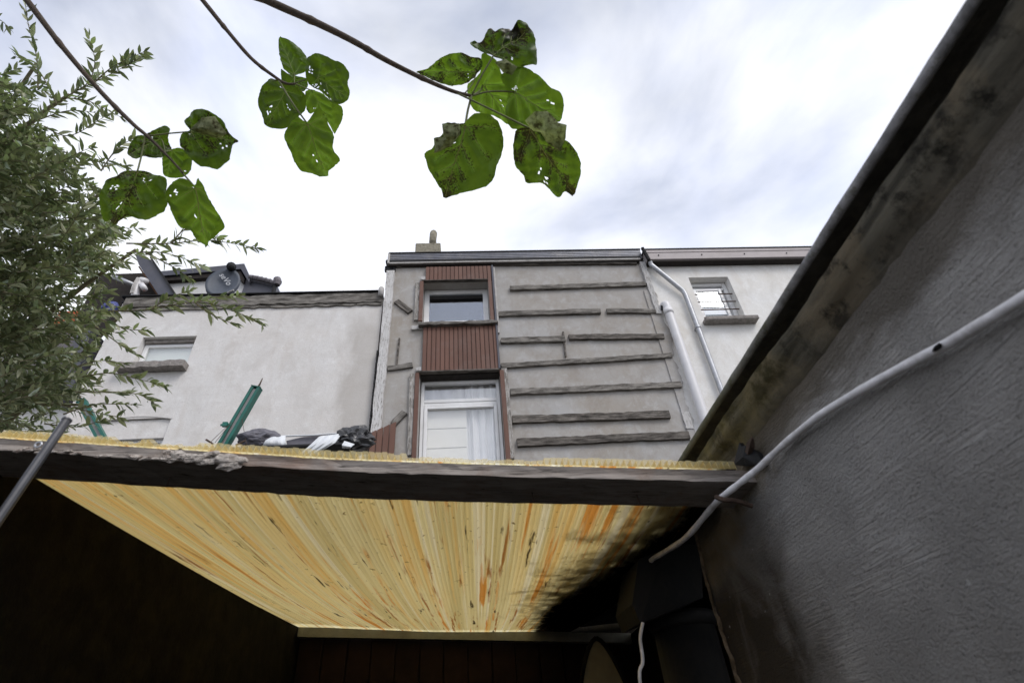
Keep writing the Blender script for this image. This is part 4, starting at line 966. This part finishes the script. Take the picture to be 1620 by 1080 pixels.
# dark metal rod leaning on the beam
ROD = simple('dark_steel_rod', (.075, .075, .08), .42, .2, 20, .05, .5, .6)
ra, rb = atY(106, 664, 1.015), atY(4, 812, .985); dv = (rb-ra)
o = obj('leaning_rod', join(tube([ra, ra+dv*.5, rb, ra+dv*2.4], .0085, 12), tube([ra-dv*.005, ra+dv*.012], .0095, 12)), ROD, smooth=False); tag(o, 'dark metal rod leaning diagonally against the left end of the beam', 'rod')

# ------------------------------------------------------------------ big-leaved tree whose branches hang into view
BARK = simple('brown_branch_bark', (.105, .08, .062), .85, .3, 60, .5, .2, 0, (.17, .15, .12), .4)
def sc0(m, c, k): return m.mix(1., c, (k, k, k), 'MULTIPLY')
def leaf_mat():
    m = M('big_leaf_green'); m.t.nodes.remove(m.b); p = m.pos(); oi = m.n('ShaderNodeObjectInfo')
    n1 = m.noise(p, 18, 6, .6, .3)
    r = m.ramp(n1, [(.3, 0), (.7, 1)])
    col = m.mix(r, (.042, .072, .012), (.068, .104, .024))
    tcl = m.mix(r, (.050, .094, .004), (.082, .138, .009))
    vn = m.n('ShaderNodeAttribute', attribute_name='veinmask').outputs['Fac']
    tcl = m.mix(vn, m.mix(.55, tcl, (.042, .075, .003)), m.mix(.6, tcl, (.10, .19, .02))); col = m.mix(vn, sc0(m, col, .8), (.10, .14, .045))
    v = m.math('MULTIPLY_ADD', oi.outputs['Random'], .5); v.node.inputs[2].default_value = .75
    col = m.mix(1, col, v, 'MULTIPLY'); tcl = m.mix(1, tcl, v, 'MULTIPLY')
    at = m.n('ShaderNodeAttribute', attribute_name='blight'); bf = at.outputs['Fac']
    sp = m.noise(p, 190, 4, .6, .3)
    blot = m.math('MULTIPLY', m.ramp(m.math('ADD', m.math('MULTIPLY', bf, .42), sp), [(.70, 0), (.78, 1)]), .93)
    col = m.mix(blot, col, (.022, .016, .008)); tcl = m.mix(blot, tcl, (.012, .008, .003))
    df = m.n('ShaderNodeBsdfPrincipled'); m.l(col, df.inputs['Base Color']); df.inputs['Roughness'].default_value = .5; df.inputs['Specular IOR Level'].default_value = .3
    bp = m.n('ShaderNodeBump'); bp.inputs['Strength'].default_value = .5; bp.inputs['Distance'].default_value = .004; m.l(m.noise(p, 55, 5, .6), bp.inputs['Height']); m.l(bp, df.inputs['Normal'])
    tl = m.n('ShaderNodeBsdfTranslucent'); m.l(tcl, tl.inputs[0])
    ad = m.n('ShaderNodeAddShader'); m.l(df, ad.inputs[0]); m.l(tl, ad.inputs[1]); m.l(ad, m.out.inputs['Surface']); return m.m
LEAF = leaf_mat()
VEIN = simple('pale_leaf_vein', (.42, .46, .20), .6, .15, 40, 0, .2)
def dry_mat():
    m = M('dry_curled_leaf'); m.t.nodes.remove(m.b); p = m.pos(); n = m.noise(p, 60, 6, .65)
    c = m.ramp(n, [(.35, (.045, .04, .022)), (.5, (.17, .18, .10)), (.7, (.26, .27, .18))])
    df = m.n('ShaderNodeBsdfDiffuse'); tl = m.n('ShaderNodeBsdfTranslucent'); m.l(c, df.inputs[0]); m.l(m.mix(1, c, (.5, .6, .3), 'MULTIPLY'), tl.inputs[0])
    ad = m.n('ShaderNodeAddShader'); m.l(df, ad.inputs[0]); m.l(tl, ad.inputs[1]); m.l(ad, m.out.inputs['Surface']); return m.m
DRY = dry_mat()
PET = simple('green_petiole', (.13, .14, .055), .6, .25, 30, 0, .3)
ct = empty('big_leaved_tree', (-2.1, -.9, 0), 'tree with large heart-shaped insect-bitten leaves hanging into the top of view', 'tree')
def branch(px, d0, d1, r0, r1, ext, seed):
    """px polyline -> branch; ext = far end beyond the frame"""
    n = len(px); pts = [atD(x, y, d0+(d1-d0)*i/(n-1)) for i, (x, y) in enumerate(px)]
    pts = [Vector(e) for e in ext]+pts; sp = spline(pts, 7); k = len(sp); rr = random.Random(seed)
    rad = []
    for i in range(k):
        t = i/(k-1); b = r0+(r1-r0)*t; b *= 1+(.22 if (i % 11) in (5,) else 0)+rr.uniform(-.03, .03); rad.append(b)
    return pts, obj('branch', tube(sp, rad, 10), BARK, ct, smooth=True)
def ext_of(px, d, L):
    a, b = atD(*px[0], d), atD(*px[1], d); v = (a-b).normalized(); a2 = a+v*L
    hub = Vector((-1.75, -.75, 4.3)); return [hub, hub.lerp(a2, .5)+Vector((0, 0, .12)), a2]
D1, D2, D3 = 1.55, 1.95, 1.6
px1 = [(42, 0), (100, 76), (160, 146), (210, 196), (235, 217), (268, 250), (290, 274)]
px2 = [(320, 0), (358, 47), (398, 93), (435, 122), (452, 132), (467, 133)]
px3 = [(420, 0), (500, 36), (560, 66), (610, 95), (668, 124), (715, 144), (746, 152)]
_, b1 = branch(px1, D1, D1, .012, .0022, ext_of(px1, D1, .5), 1)
_, b2 = branch(px2, D2, D2, .0115, .0034, ext_of(px2, D2, .5), 2)
_, b3 = branch(px3, D3, D3, .0150, .0042, ext_of(px3, D3, .5), 3)
obj('trunk', tube(spline([(-2.1, -.9, -.05), (-2.05, -.92, 1.2), (-1.92, -.85, 2.6), (-1.80, -.78, 3.8), (-1.75, -.75, 4.3), (-1.6, -.6, 5.2)], 5), [.12-.0032*i for i in range(26)], 14), BARK, ct, smooth=True)
def big_leaf(par, outline, J, D, tilt, petiole, seed, curl=.35, blight=.3, holes=10, flap=None):
    """leaf blade on its own tilted plane at distance D; outline and J (petiole joint) give its shape"""
    rr = random.Random(seed); J3 = atD(*J, D)
    nrm = -ray(*J).normalized(); ax = Vector((tilt[0], tilt[1], 0)); u = nrm.orthogonal().normalized(); v = nrm.cross(u)
    nrm = (nrm+_rt*tilt[0]+_up*tilt[1]).normalized()
    def onpl(x, y, lift=0.):
        r = ray(x, y); t = (J3-CAM).dot(nrm)/r.dot(nrm); return CAM+r*t
    P = [onpl(*q) for q in outline]; cen = sum(P, Vector())/len(P); cj = J3.lerp(cen, .55)
    # resample outline
    n = len(P); seg = [(P[(i+1) % n]-P[i]).length for i in range(n)]; tot = sum(seg); NA = 90; O = []
    i, acc = 0, 0.
    for k in range(NA):
        s = tot*k/NA
        while acc+seg[i] < s: acc += seg[i]; i += 1
        f = (s-acc)/seg[i]; p0, p1, p2, p3 = P[i-1], P[i], P[(i+1) % n], P[(i+2) % n]
        O.append((p1.lerp(p2, f)+.5*((2*p1)+(p2-p0)*f+(2*p0-5*p1+4*p2-p3)*f*f+(3*p1-p0-3*p2+p3)*f**3))/2)
    O = [(O[k-1]+O[k]*2+O[(k+1) % NA])/4 for k in range(NA)]
    size = (tot/6.28); NR = 18; V, Fc, B, VM = [], [], [], []
    tipk = max(range(NA), key=lambda k: (O[k]-J3).length); tip = O[tipk]; ml = (tip-J3); mdir = ml.normalized()
    side = nrm.cross(mdir).normalized()
    laterals = []
    for q, (f0, ang, ln) in enumerate([(0., 52, .8), (0., -52, .8), (.02, 105, .6), (.02, -105, .6), (.22, 42, .62), (.25, -42, .62), (.45, 40, .45), (.48, -40, .45), (.66, 38, .28), (.68, -38, .28)]):
        laterals.append((J3+ml*f0, (mdir*math.cos(R(ang))+side*math.sin(R(ang))), size*1.15*ln))
    def veind(p):
        best = 9.
        for a, dr, ln in [(J3, mdir, ml.length)]+laterals:
            w_ = p-a; t = w_.dot(dr)
            if t < 0 or t > ln: continue
            best = min(best, (w_-dr*t).length)
        return best
    def height(p):
        w_ = p-J3; a = w_.dot(side)/size; l = w_.dot(mdir)/size
        h = -.10*a*a*size-.16*curl*l*l*size*.6+curl*size*(.32*mnoise.noise(w_*(2.2/size)+Vector((seed, 0, 0)))+.11*mnoise.noise(w_*(7/size)+Vector((0, seed, 0))))
        e = (p-cen).length/size; h += curl*size*.75*max(0, e-.55)*mnoise.noise((p-cen).normalized()*1.7+Vector((seed*1.7, 0, 0)))
        return h+min(veind(p), .025)*.5
    for j in range(NR+1):
        t = (j/NR)**.85
        for k in range(NA):
            q = cj.lerp(O[k], t)
            if j == NR: q = q+(q-cj).normalized()*size*.012*rr.uniform(-1, 1)
            vd = veind(q); e = (q-cen).length/size
            B.append(max(0, min(1, blight*(1.0-min(1, vd/.022))*1.3+blight*1.0*mnoise.noise((q-J3)*(2.6/size)+Vector((seed*2.3, 1, 0)))+(.5*blight if j > NR-3 else 0))))
            V.append(q+nrm*height(q)); VM.append(max(0, 1-vd/(size*.085))**1.5)
    dead = set(); cl = []
    for _ in range(int(holes*.38)):
        if not cl or rr.random() < .5: cl.append((rr.randrange(6, NR-3), rr.randrange(NA)))
        j0, k0 = rr.choice(cl); 
        for _ in range(rr.choice([1, 1, 2, 3])): dead.add((min(NR-2, max(2, j0+rr.randint(-2, 2))), (k0+rr.randint(-2, 2)) % NA))
    for j in range(NR):
        for k in range(NA):
            if (j, k) in dead: continue
            Fc.append((j*NA+k, j*NA+(k+1) % NA, (j+1)*NA+(k+1) % NA, (j+1)*NA+k))
    mi = [0]*len(Fc)
    def add(vf, m_):
        n0 = len(V); V.extend(vf[0]); B.extend([.2]*len(vf[0])); VM.extend([1]*len(vf[0])); Fc.extend([tuple(a+n0 for a in f) for f in vf[1]]); mi.extend([m_]*len(vf[1]))
    def inside(p):       # star-shaped test against the resampled outline
        a = p-cj; ka = max(range(NA), key=lambda k: (O[k]-cj).normalized().dot(a.normalized()) if a.length > 1e-6 else 0); return a.length < (O[ka]-cj).length*.97
    for a, dr, ln in [(J3, mdir, ml.length*.97)]+laterals:
        pts, rad = [], []
        for s in range(9):
            q = a+dr*(ln*s/8)+side*(.0015*math.sin(s))
            if not inside(q) and s > 0: break
            pts.append(q+nrm*(height(q)+.0006)); rad.append(size*.018*(1-.085*s)*(1 if dr == mdir else .62))
        if len(pts) > 2: add(tube(pts, rad, 5, False), 1)
    if flap:
        FP = [onpl(*q)+nrm*(size*.10) for q in flap]; fcn = sum(FP, Vector())/len(FP); m2 = len(FP); n0 = len(V)
        rings = []
        FO = []
        for i2 in range(m2):
            for s in range(5): FO.append(FP[i2].lerp(FP[(i2+1) % m2], s/5))
        for j in range(6):
            t = j/5
            for q in FO:
                w_ = fcn.lerp(q, max(t, .02)); h = size*(.22*(1-t*t)+.10*mnoise.noise((w_-J3)*(6/size))); V.append(w_+nrm*h); B.append(.75*blight+.25); VM.append(.2)
        m3 = len(FO)
        for j in range(5):
            for k in range(m3): Fc.append((n0+j*m3+k, n0+j*m3+(k+1) % m3, n0+(j+1)*m3+(k+1) % m3, n0+(j+1)*m3+k)); mi.append(3)
    if petiole:
        q = [atD(x, y, dd) for x, y, dd in petiole]+[J3+nrm*height(J3)]
        add(tube(spline(q, 4), [size*.026]*(4*(len(q)-1)+1), 7), 2)
    L0 = J3
    o = obj('leaf', ([p-L0 for p in V], Fc), None, par, L0, smooth=True, mats=[LEAF, VEIN, PET, DRY], midx=mi)
    at = o.data.attributes.new('blight', 'FLOAT', 'POINT'); at.data.foreach_set('value', B)
    at = o.data.attributes.new('veinmask', 'FLOAT', 'POINT'); at.data.foreach_set('value', VM)
    return o
def cv(pts, x0, y0, s): return [(x0+a/s, y0+b/s) for a, b in pts]
c3 = lambda p: cv(p, 640, 20, 3.483); c2 = lambda p: cv(p, 390, 40, 4.155); c1 = lambda p: cv(p, 130, 160, 4.5)
one = lambda f, p: f([p])[0]
# branch on the right: six leaves
big_leaf(b3, c3([(65, 330), (130, 310), (180, 260), (240, 225), (310, 220), (370, 245), (420, 250), (428, 285), (395, 340), (350, 385), (270, 405), (200, 390), (130, 360)]), one(c3, (395, 325)), D3+.06, (.25, -.2), [(735, 148, D3), (748, 132, D3+.03)], 11, .3, .5, 6)
big_leaf(b3, c3([(428, 222), (500, 255), (540, 340), (580, 420), (600, 500), (640, 560), (640, 645), (570, 620), (500, 570), (420, 560), (375, 530), (347, 450), (350, 390), (420, 330)]), one(c3, (430, 400)), D3+.10, (-.2, -.3), [(746, 152, D3), (760, 143, D3+.05)], 12, .3, .25, 6)
big_leaf(b3, c3([(535, 345), (600, 310), (660, 297), (740, 345), (800, 410), (860, 435), (877, 490), (870, 560), (855, 605), (780, 590), (690, 640), (590, 640), (560, 540), (575, 430)]), one(c3, (605, 437)), D3+.07, (-.3, -.15), [(746, 152, D3), (775, 145, D3+.03)], 13, .3, .15, 22)
big_leaf(b3, c3([(355, 170), (385, 152), (425, 160), (460, 95), (480, 78), (500, 110), (530, 86), (560, 80), (600, 95), (650, 125), (617, 42), (660, 45), (700, 90), (725, 160), (728, 295), (690, 290), (600, 300), (530, 270), (480, 235), (430, 215), (390, 198)]), one(c3, (490, 238)), D3+.02, (.1, .35), [(746, 152, D3), (762, 120, D3)], 14, .75, .55, 5, c3([(495, 282), (550, 262), (620, 305), (590, 350), (540, 335)]))
big_leaf(b3, c3([(205, 605), (260, 603), (330, 612), (345, 572), (390, 545), (450, 550), (510, 590), (535, 650), (545, 710), (530, 800), (500, 890), (470, 940), (400, 970), (280, 995), (218, 1032), (205, 980), (160, 910), (120, 830), (110, 770), (160, 745), (160, 690), (205, 680), (215, 640)]), one(c3, (335, 622)), D3-.04, (.15, -.35), [(746, 152, D3), (740, 175, D3-.02)], 15, .35, .5, 26, c3([(205, 608), (300, 605), (310, 660), (250, 730), (160, 765), (165, 690), (212, 680)]))
big_leaf(b3, c3([(610, 650), (660, 630), (740, 640), (830, 660), (900, 710), (950, 770), (972, 840), (965, 910), (925, 1027), (880, 985), (855, 1020), (800, 985), (760, 945), (665, 940), (660, 895), (620, 850), (603, 780)]), one(c3, (690, 640)), D3-.06, (-.25, -.3), [(720, 146, D3), (780, 175, D3-.03)], 16, .6, .6, 18, c3([(668, 590), (720, 540), (790, 540), (850, 600), (897, 615), (890, 690), (860, 760), (800, 720), (750, 660), (700, 640)]))
# middle branch
big_leaf(b2, c2([(215, 78), (300, 115), (360, 165), (395, 215), (395, 300), (340, 325), (300, 335), (240, 280), (213, 190)]), one(c2, (315, 322)), D2+.05, (.2, .3), [(466, 132, D2)], 21, .2, .12, 2)
big_leaf(b2, c2([(225, 290), (260, 320), (310, 330), (390, 350), (405, 400), (370, 440), (300, 400), (230, 370)]), one(c2, (310, 350)), D2+.09, (.1, .2), None, 22, .3, .1, 2)
big_leaf(b2, c2([(400, 215), (460, 183), (530, 205), (570, 230), (610, 240), (650, 270), (682, 325), (670, 380), (685, 440), (670, 490), (625, 520), (570, 520), (530, 470), (480, 430), (410, 390), (395, 320), (395, 260)]), one(c2, (465, 345)), D2-.02, (-.3, .1), [(466, 132, D2), (485, 126, D2)], 23, .5, .2, 24)
big_leaf(b2, c2([(385, 440), (430, 420), (500, 450), (560, 500), (625, 530), (635, 600), (600, 680), (578, 720), (540, 650), (470, 560), (420, 585), (395, 550)]), one(c2, (430, 430)), D2+.08, (-.1, -.25), [(466, 132, D2), (480, 138, D2+.04)], 24, .3, .1, 4)
big_leaf(b2, c2([(150, 350), (200, 360), (240, 380), (300, 390), (370, 440), (395, 480), (385, 560), (340, 600), (300, 640), (250, 680), (150, 675), (118, 650), (95, 580), (75, 530), (75, 480), (100, 400)]), one(c2, (255, 425)), D2+.06, (.3, -.1), [(440, 124, D2), (446, 135, D2+.03)], 25, .3, .3, 22)
big_leaf(b2, c2([(345, 590), (395, 638), (420, 600), (470, 535), (510, 560), (535, 600), (535, 650), (575, 730), (570, 810), (620, 880), (540, 960), (530, 1022), (440, 975), (360, 960), (320, 900), (290, 820), (243, 745), (260, 690), (300, 630)]), one(c2, (398, 645)), D2-.05, (-.15, -.4), [(440, 126, D2), (462, 162, D2-.03)], 26, .4, .15, 6)
# left branch
big_leaf(b1, c1([(345, 290), (390, 245), (450, 240), (490, 215), (580, 175), (615, 200), (600, 250), (615, 290), (640, 340), (600, 370), (560, 405), (480, 405), (440, 390), (375, 415), (320, 375)]), one(c1, (560, 265)), D1+.06, (.3, .1), [(262, 243, D1), (258, 226, D1+.03)], 31, .6, .4, 6)
big_leaf(b1, c1([(570, 400), (610, 350), (680, 330), (750, 350), (783, 400), (775, 490), (720, 540), (610, 545), (578, 520)]), one(c1, (640, 350)), D1+.08, (-.1, -.2), [(260, 240, D1)], 32, .25, .1, 3)
big_leaf(b1, c1([(720, 140), (790, 80), (860, 55), (940, 90), (1000, 140), (1045, 230), (1115, 290), (1072, 300), (1050, 410), (970, 490), (900, 470), (840, 465), (790, 420), (700, 320), (690, 250), (740, 222), (770, 208)]), one(c1, (775, 218)), D1-.02, (-.35, .1), [(236, 215, D1), (270, 211, D1)], 33, .6, .42, 10, c1([(775, 205), (860, 120), (950, 110), (1040, 235), (1000, 268), (880, 240)]))
big_leaf(b1, c1([(230, 540), (300, 495), (390, 495), (440, 490), (520, 530), (590, 540), (605, 580), (595, 640), (610, 710), (575, 790), (540, 810), (470, 850), (390, 830), (340, 820), (280, 850), (230, 910), (205, 850), (165, 870), (130, 780), (115, 680), (140, 610), (190, 560)]), one(c1, (395, 502)), D1-.05, (.3, -.3), [(230, 214, D1), (224, 245, D1-.02)], 34, .6, .42, 16)
big_leaf(b1, c1([(600, 640), (640, 580), (710, 540), (770, 560), (805, 600), (822, 560), (835, 528), (852, 560), (875, 630), (930, 740), (1020, 890), (900, 1000), (888, 1045), (840, 1010), (790, 950), (770, 905), (700, 905), (650, 810), (605, 700)]), one(c1, (805, 615)), D1-.02, (-.3, -.35), [(285, 270, D1), (298, 284, D1)], 35, .3, .1, 12)

# ------------------------------------------------------------------ leafy tree at the left, beyond the passage wall
BARK2 = simple('pale_tree_bark', (.20, .18, .12), .9, .3, 25, .5, .15)
def small_leaf_mat():
    m = M('olive_small_leaf'); m.t.nodes.remove(m.b); g = m.n('ShaderNodeNewGeometry'); oi = m.n('ShaderNodeObjectInfo')
    rnd = m.math('FRACT', m.math('ADD', g.outputs['Random Per Island'], oi.outputs['Random']))
    col = m.ramp(rnd, [(0, (.062, .082, .042)), (.3, (.145, .16, .085)), (.6, (.25, .255, .15)), (.85, (.39, .39, .28)), (1, (.29, .35, .29))])
    tcl = m.ramp(rnd, [(0, (.04, .058, .02)), (.6, (.06, .08, .028)), (1, (.09, .13, .03))])
    df = m.n('ShaderNodeBsdfPrincipled'); m.l(col, df.inputs['Base Color']); df.inputs['Roughness'].default_value = .5; df.inputs['Specular IOR Level'].default_value = .4
    tl = m.n('ShaderNodeBsdfTranslucent'); m.l(tcl, tl.inputs[0]); ad = m.n('ShaderNodeAddShader'); m.l(df, ad.inputs[0]); m.l(tl, ad.inputs[1]); m.l(ad, m.out.inputs['Surface']); return m.m
SLEAF = small_leaf_mat()
lt2 = empty('olive_leaved_tree', (-3.0, 2.7, 0), 'dense tree with small narrow olive leaves filling the left edge', 'tree')
LV = [(0, 0, 0), (.10, -.25, .015), (.11, -.0, -.01), (.10, .25, .015), (.40, -.42, .03), (.42, 0, -.02), (.40, .42, .03), (.72, -.27, .0), (.73, 0, -.03), (.72, .27, .0), (1.0, 0, -.09)]
LVF = [(0, 1, 2), (0, 2, 3), (1, 4, 5, 2), (2, 5, 6, 3), (4, 7, 8, 5), (5, 8, 9, 6), (7, 10, 8), (8, 10, 9)]
LW = .18
def leaf_tf(p, d, up, L):
    """matrix columns for one leaf: length axis d"""
    d = d.normalized(); s = d.cross(up); s = s.normalized() if s.length > 1e-4 else d.orthogonal().normalized(); n = s.cross(d)
    return Matrix(((d.x*L, s.x*L*LW*2.0, n.x*L, p.x), (d.y*L, s.y*L*LW*2.0, n.y*L, p.y), (d.z*L, s.z*L*LW*2.0, n.z*L, p.z), (0, 0, 0, 1)))
LVa = np.array([(*v, 1) for v in LV])
crownV, crownF, twigs, singles = [], [], [], []
rt_ = random.Random(99)
def rvec(): return Vector((rt_.gauss(0, 1), rt_.gauss(0, 1), rt_.gauss(0, 1)))
def sprig(pts, r0, spacing, L, single=False, tip=True):
    """twig with alternating/opposite leaves; pts world polyline"""
    sp = spline(pts, 5); twigs.append(tube(sp, [r0*(1-.8*i/len(sp)) for i in range(len(sp))], 5, False))
    acc = 0.; sd = 1
    for i in range(1, len(sp)):
        seg = sp[i]-sp[i-1]; t = seg.normalized(); acc += seg.length
        while acc > spacing:
            acc -= spacing; p = sp[i]-t*acc
            for q in ((1, -1) if rt_.random() < .55 else (sd,)):
                ref = t.cross(Vector((0, 0, 1))); ref = ref.normalized() if ref.length > .05 else Vector((1, 0, 0))
                ax = Matrix.Rotation(rt_.uniform(-1.0, 1.0), 3, t) @ (ref*q)
                d = (t*rt_.uniform(.55, 1.1)+ax*rt_.uniform(.5, 1.0)+rvec()*.18+Vector((0, 0, -.12)))
                m = leaf_tf(p, d, (Vector((0, 0, 1))+rvec()*.55).normalized(), L*rt_.uniform(.6, 1.15))
                (singles if single and len(singles) < 300 else None).append(m) if single and len(singles) < 300 else add_leaf(m)
            sd = -sd
    if tip:
        for _ in range(3): add_leaf(leaf_tf(sp[-1], (sp[-1]-sp[-2]).normalized()+rvec()*.35, (Vector((0, 0, 1))+rvec()*.4).normalized(), L*rt_.uniform(.45, .8)))
def add_leaf(m):
    n = len(crownV); crownV.extend((LVa @ np.array(m).T)[:, :3].tolist()); crownF.extend([tuple(a+n for a in f) for f in LVF])
# sprays that stand out against the sky and the white wall: (pixels, depth Y)
YT = 2.3
for px, yy in [([(20, 225), (60, 185), (110, 150), (170, 120), (225, 90)], 2.3), ([(110, 150), (140, 130), (150, 95), (140, 60)], 2.3), ([(100, 155), (140, 160), (190, 185)], 2.35),
               ([(60, 140), (58, 90), (45, 40), (40, 5)], 2.25), ([(90, 165), (60, 110), (25, 90)], 2.3), ([(60, 190), (110, 175), (160, 180)], 2.4), ([(70, 200), (110, 215), (165, 185)], 2.2),
               ([(150, 130), (180, 105), (228, 82)], 2.25), ([(160, 270), (185, 235), (210, 220)], 2.2), ([(100, 240), (150, 255), (200, 262)], 2.3),
               ([(200, 385), (270, 385), (330, 380), (405, 392)], 2.0), ([(270, 385), (300, 360), (345, 378)], 2.0), ([(200, 400), (260, 400), (320, 420)], 2.05), ([(230, 400), (270, 420), (300, 440)], 2.0),
               ([(150, 492), (230, 490), (310, 478), (370, 492), (415, 512)], 1.95), ([(310, 478), (340, 470), (375, 468)], 1.95), ([(240, 488), (270, 470), (300, 460)], 1.95), ([(310, 480), (340, 500), (370, 512)], 1.95),
               ([(160, 505), (200, 520), (232, 522)], 2.1), ([(150, 515), (190, 545), (215, 560)], 2.1), ([(110, 600), (170, 590), (220, 600), (262, 610)], 2.05), ([(120, 620), (180, 620), (225, 625), (245, 640)], 2.0),
               ([(120, 580), (160, 570), (195, 575)], 2.1), ([(90, 640), (140, 650), (190, 660)], 2.05), ([(100, 655), (150, 640), (210, 640)], 2.0), ([(70, 670), (120, 675), (160, 665)], 2.1), ([(-20, 30), (0, 32), (14, 44)], 2.3)]:
    sprig([atD(x, y, .6+yy+.04*math.sin(i)) for i, (x, y) in enumerate(px)], .004, .0215, .066, True)
# the dense body
def hull(y):      # right limit of the crown at image height y
    return interp(y, [(90, 5), (120, 40), (160, 75), (200, 70), (225, 95), (260, 150), (310, 165), (350, 200), (400, 235), (430, 225), (460, 195), (500, 175), (540, 165), (580, 150), (620, 140), (650, 125), (700, 100)])
nsp = 0
while nsp < 1080:
    y = rt_.uniform(120, 705); lim = hull(y); x = rt_.uniform(-160, lim-25)
    if x < lim-80 and y > 560 and rt_.random() < .35: continue
    if rt_.random() < max(0, .75-(lim-25-x)/110): continue
    p = atD(x, y, rt_.uniform(2.6, 3.7) if x < lim-60 else rt_.uniform(2.6, 3.1))
    if p.z < 2.35 and p.x > -1.35: continue
    d = (_rt*rt_.uniform(.4, 1.2)+Vector((0, 0, 1))*rt_.uniform(-.45, .55)+Vector((0, rt_.uniform(-.5, .3), 0))).normalized(); Ls = rt_.uniform(.2, .40)
    a = p-d*Ls*.6; b = p+Vector((0, 0, rt_.uniform(-.02, .05))); c_ = p+d*Ls*.4+Vector((0, 0, rt_.uniform(-.06, .03)))
    sprig([a, b, c_], .003, .0185, .062); nsp += 1
limbs = []
base = Vector((-3.0, 2.7, 0)); fork = Vector((-2.85, 2.6, 2.0))
limbs.append(tube(spline([base-Vector((0, 0, .05)), base+Vector((.05, 0, 1)), fork], 5), [.13-.005*i for i in range(11)], 12))
obj('trunk', limbs[0], BARK2, lt2, smooth=True)
for i, (px, yy, r) in enumerate([([(60, 620), (130, 560), (190, 500)], 2.3, .03), ([(20, 560), (110, 470), (215, 395)], 2.3, .035), ([(-20, 500), (70, 390), (165, 300)], 2.4, .035), ([(-60, 420), (10, 240), (60, 185), (110, 150)], 2.3, .04), ([(-80, 380), (-10, 210), (58, 100)], 2.4, .035), ([(-40, 640), (60, 640), (130, 640)], 2.3, .03)]):
    pts = [fork+Vector((.02*i, 0, -.1*i))]+[atD(x, y, yy+.75) for x, y in px]; sp = spline(pts, 6)
    obj('limb', tube(sp, [r*.5*(1-.75*k/len(sp))+.003 for k in range(len(sp))], 8), BARK2, lt2, smooth=True)
o = obj('twigs', join(*twigs), BARK2, lt2); o['kind'] = 'stuff'
o = obj('crown', (crownV, crownF), SLEAF, lt2, smooth=True); o['kind'] = 'stuff'
lm = bpy.data.meshes.new('leaf_blade'); lm.from_pydata(LV, [], LVF); lm.materials.append(SLEAF); lm.polygons.foreach_set('use_smooth', [True]*len(LVF))
for m in singles:
    o = bpy.data.objects.new('leaf', lm); C.objects.link(o); o.parent = lt2
    mm = Matrix.Translation(-WL[lt2.name]) @ m; o.matrix_basis = mm
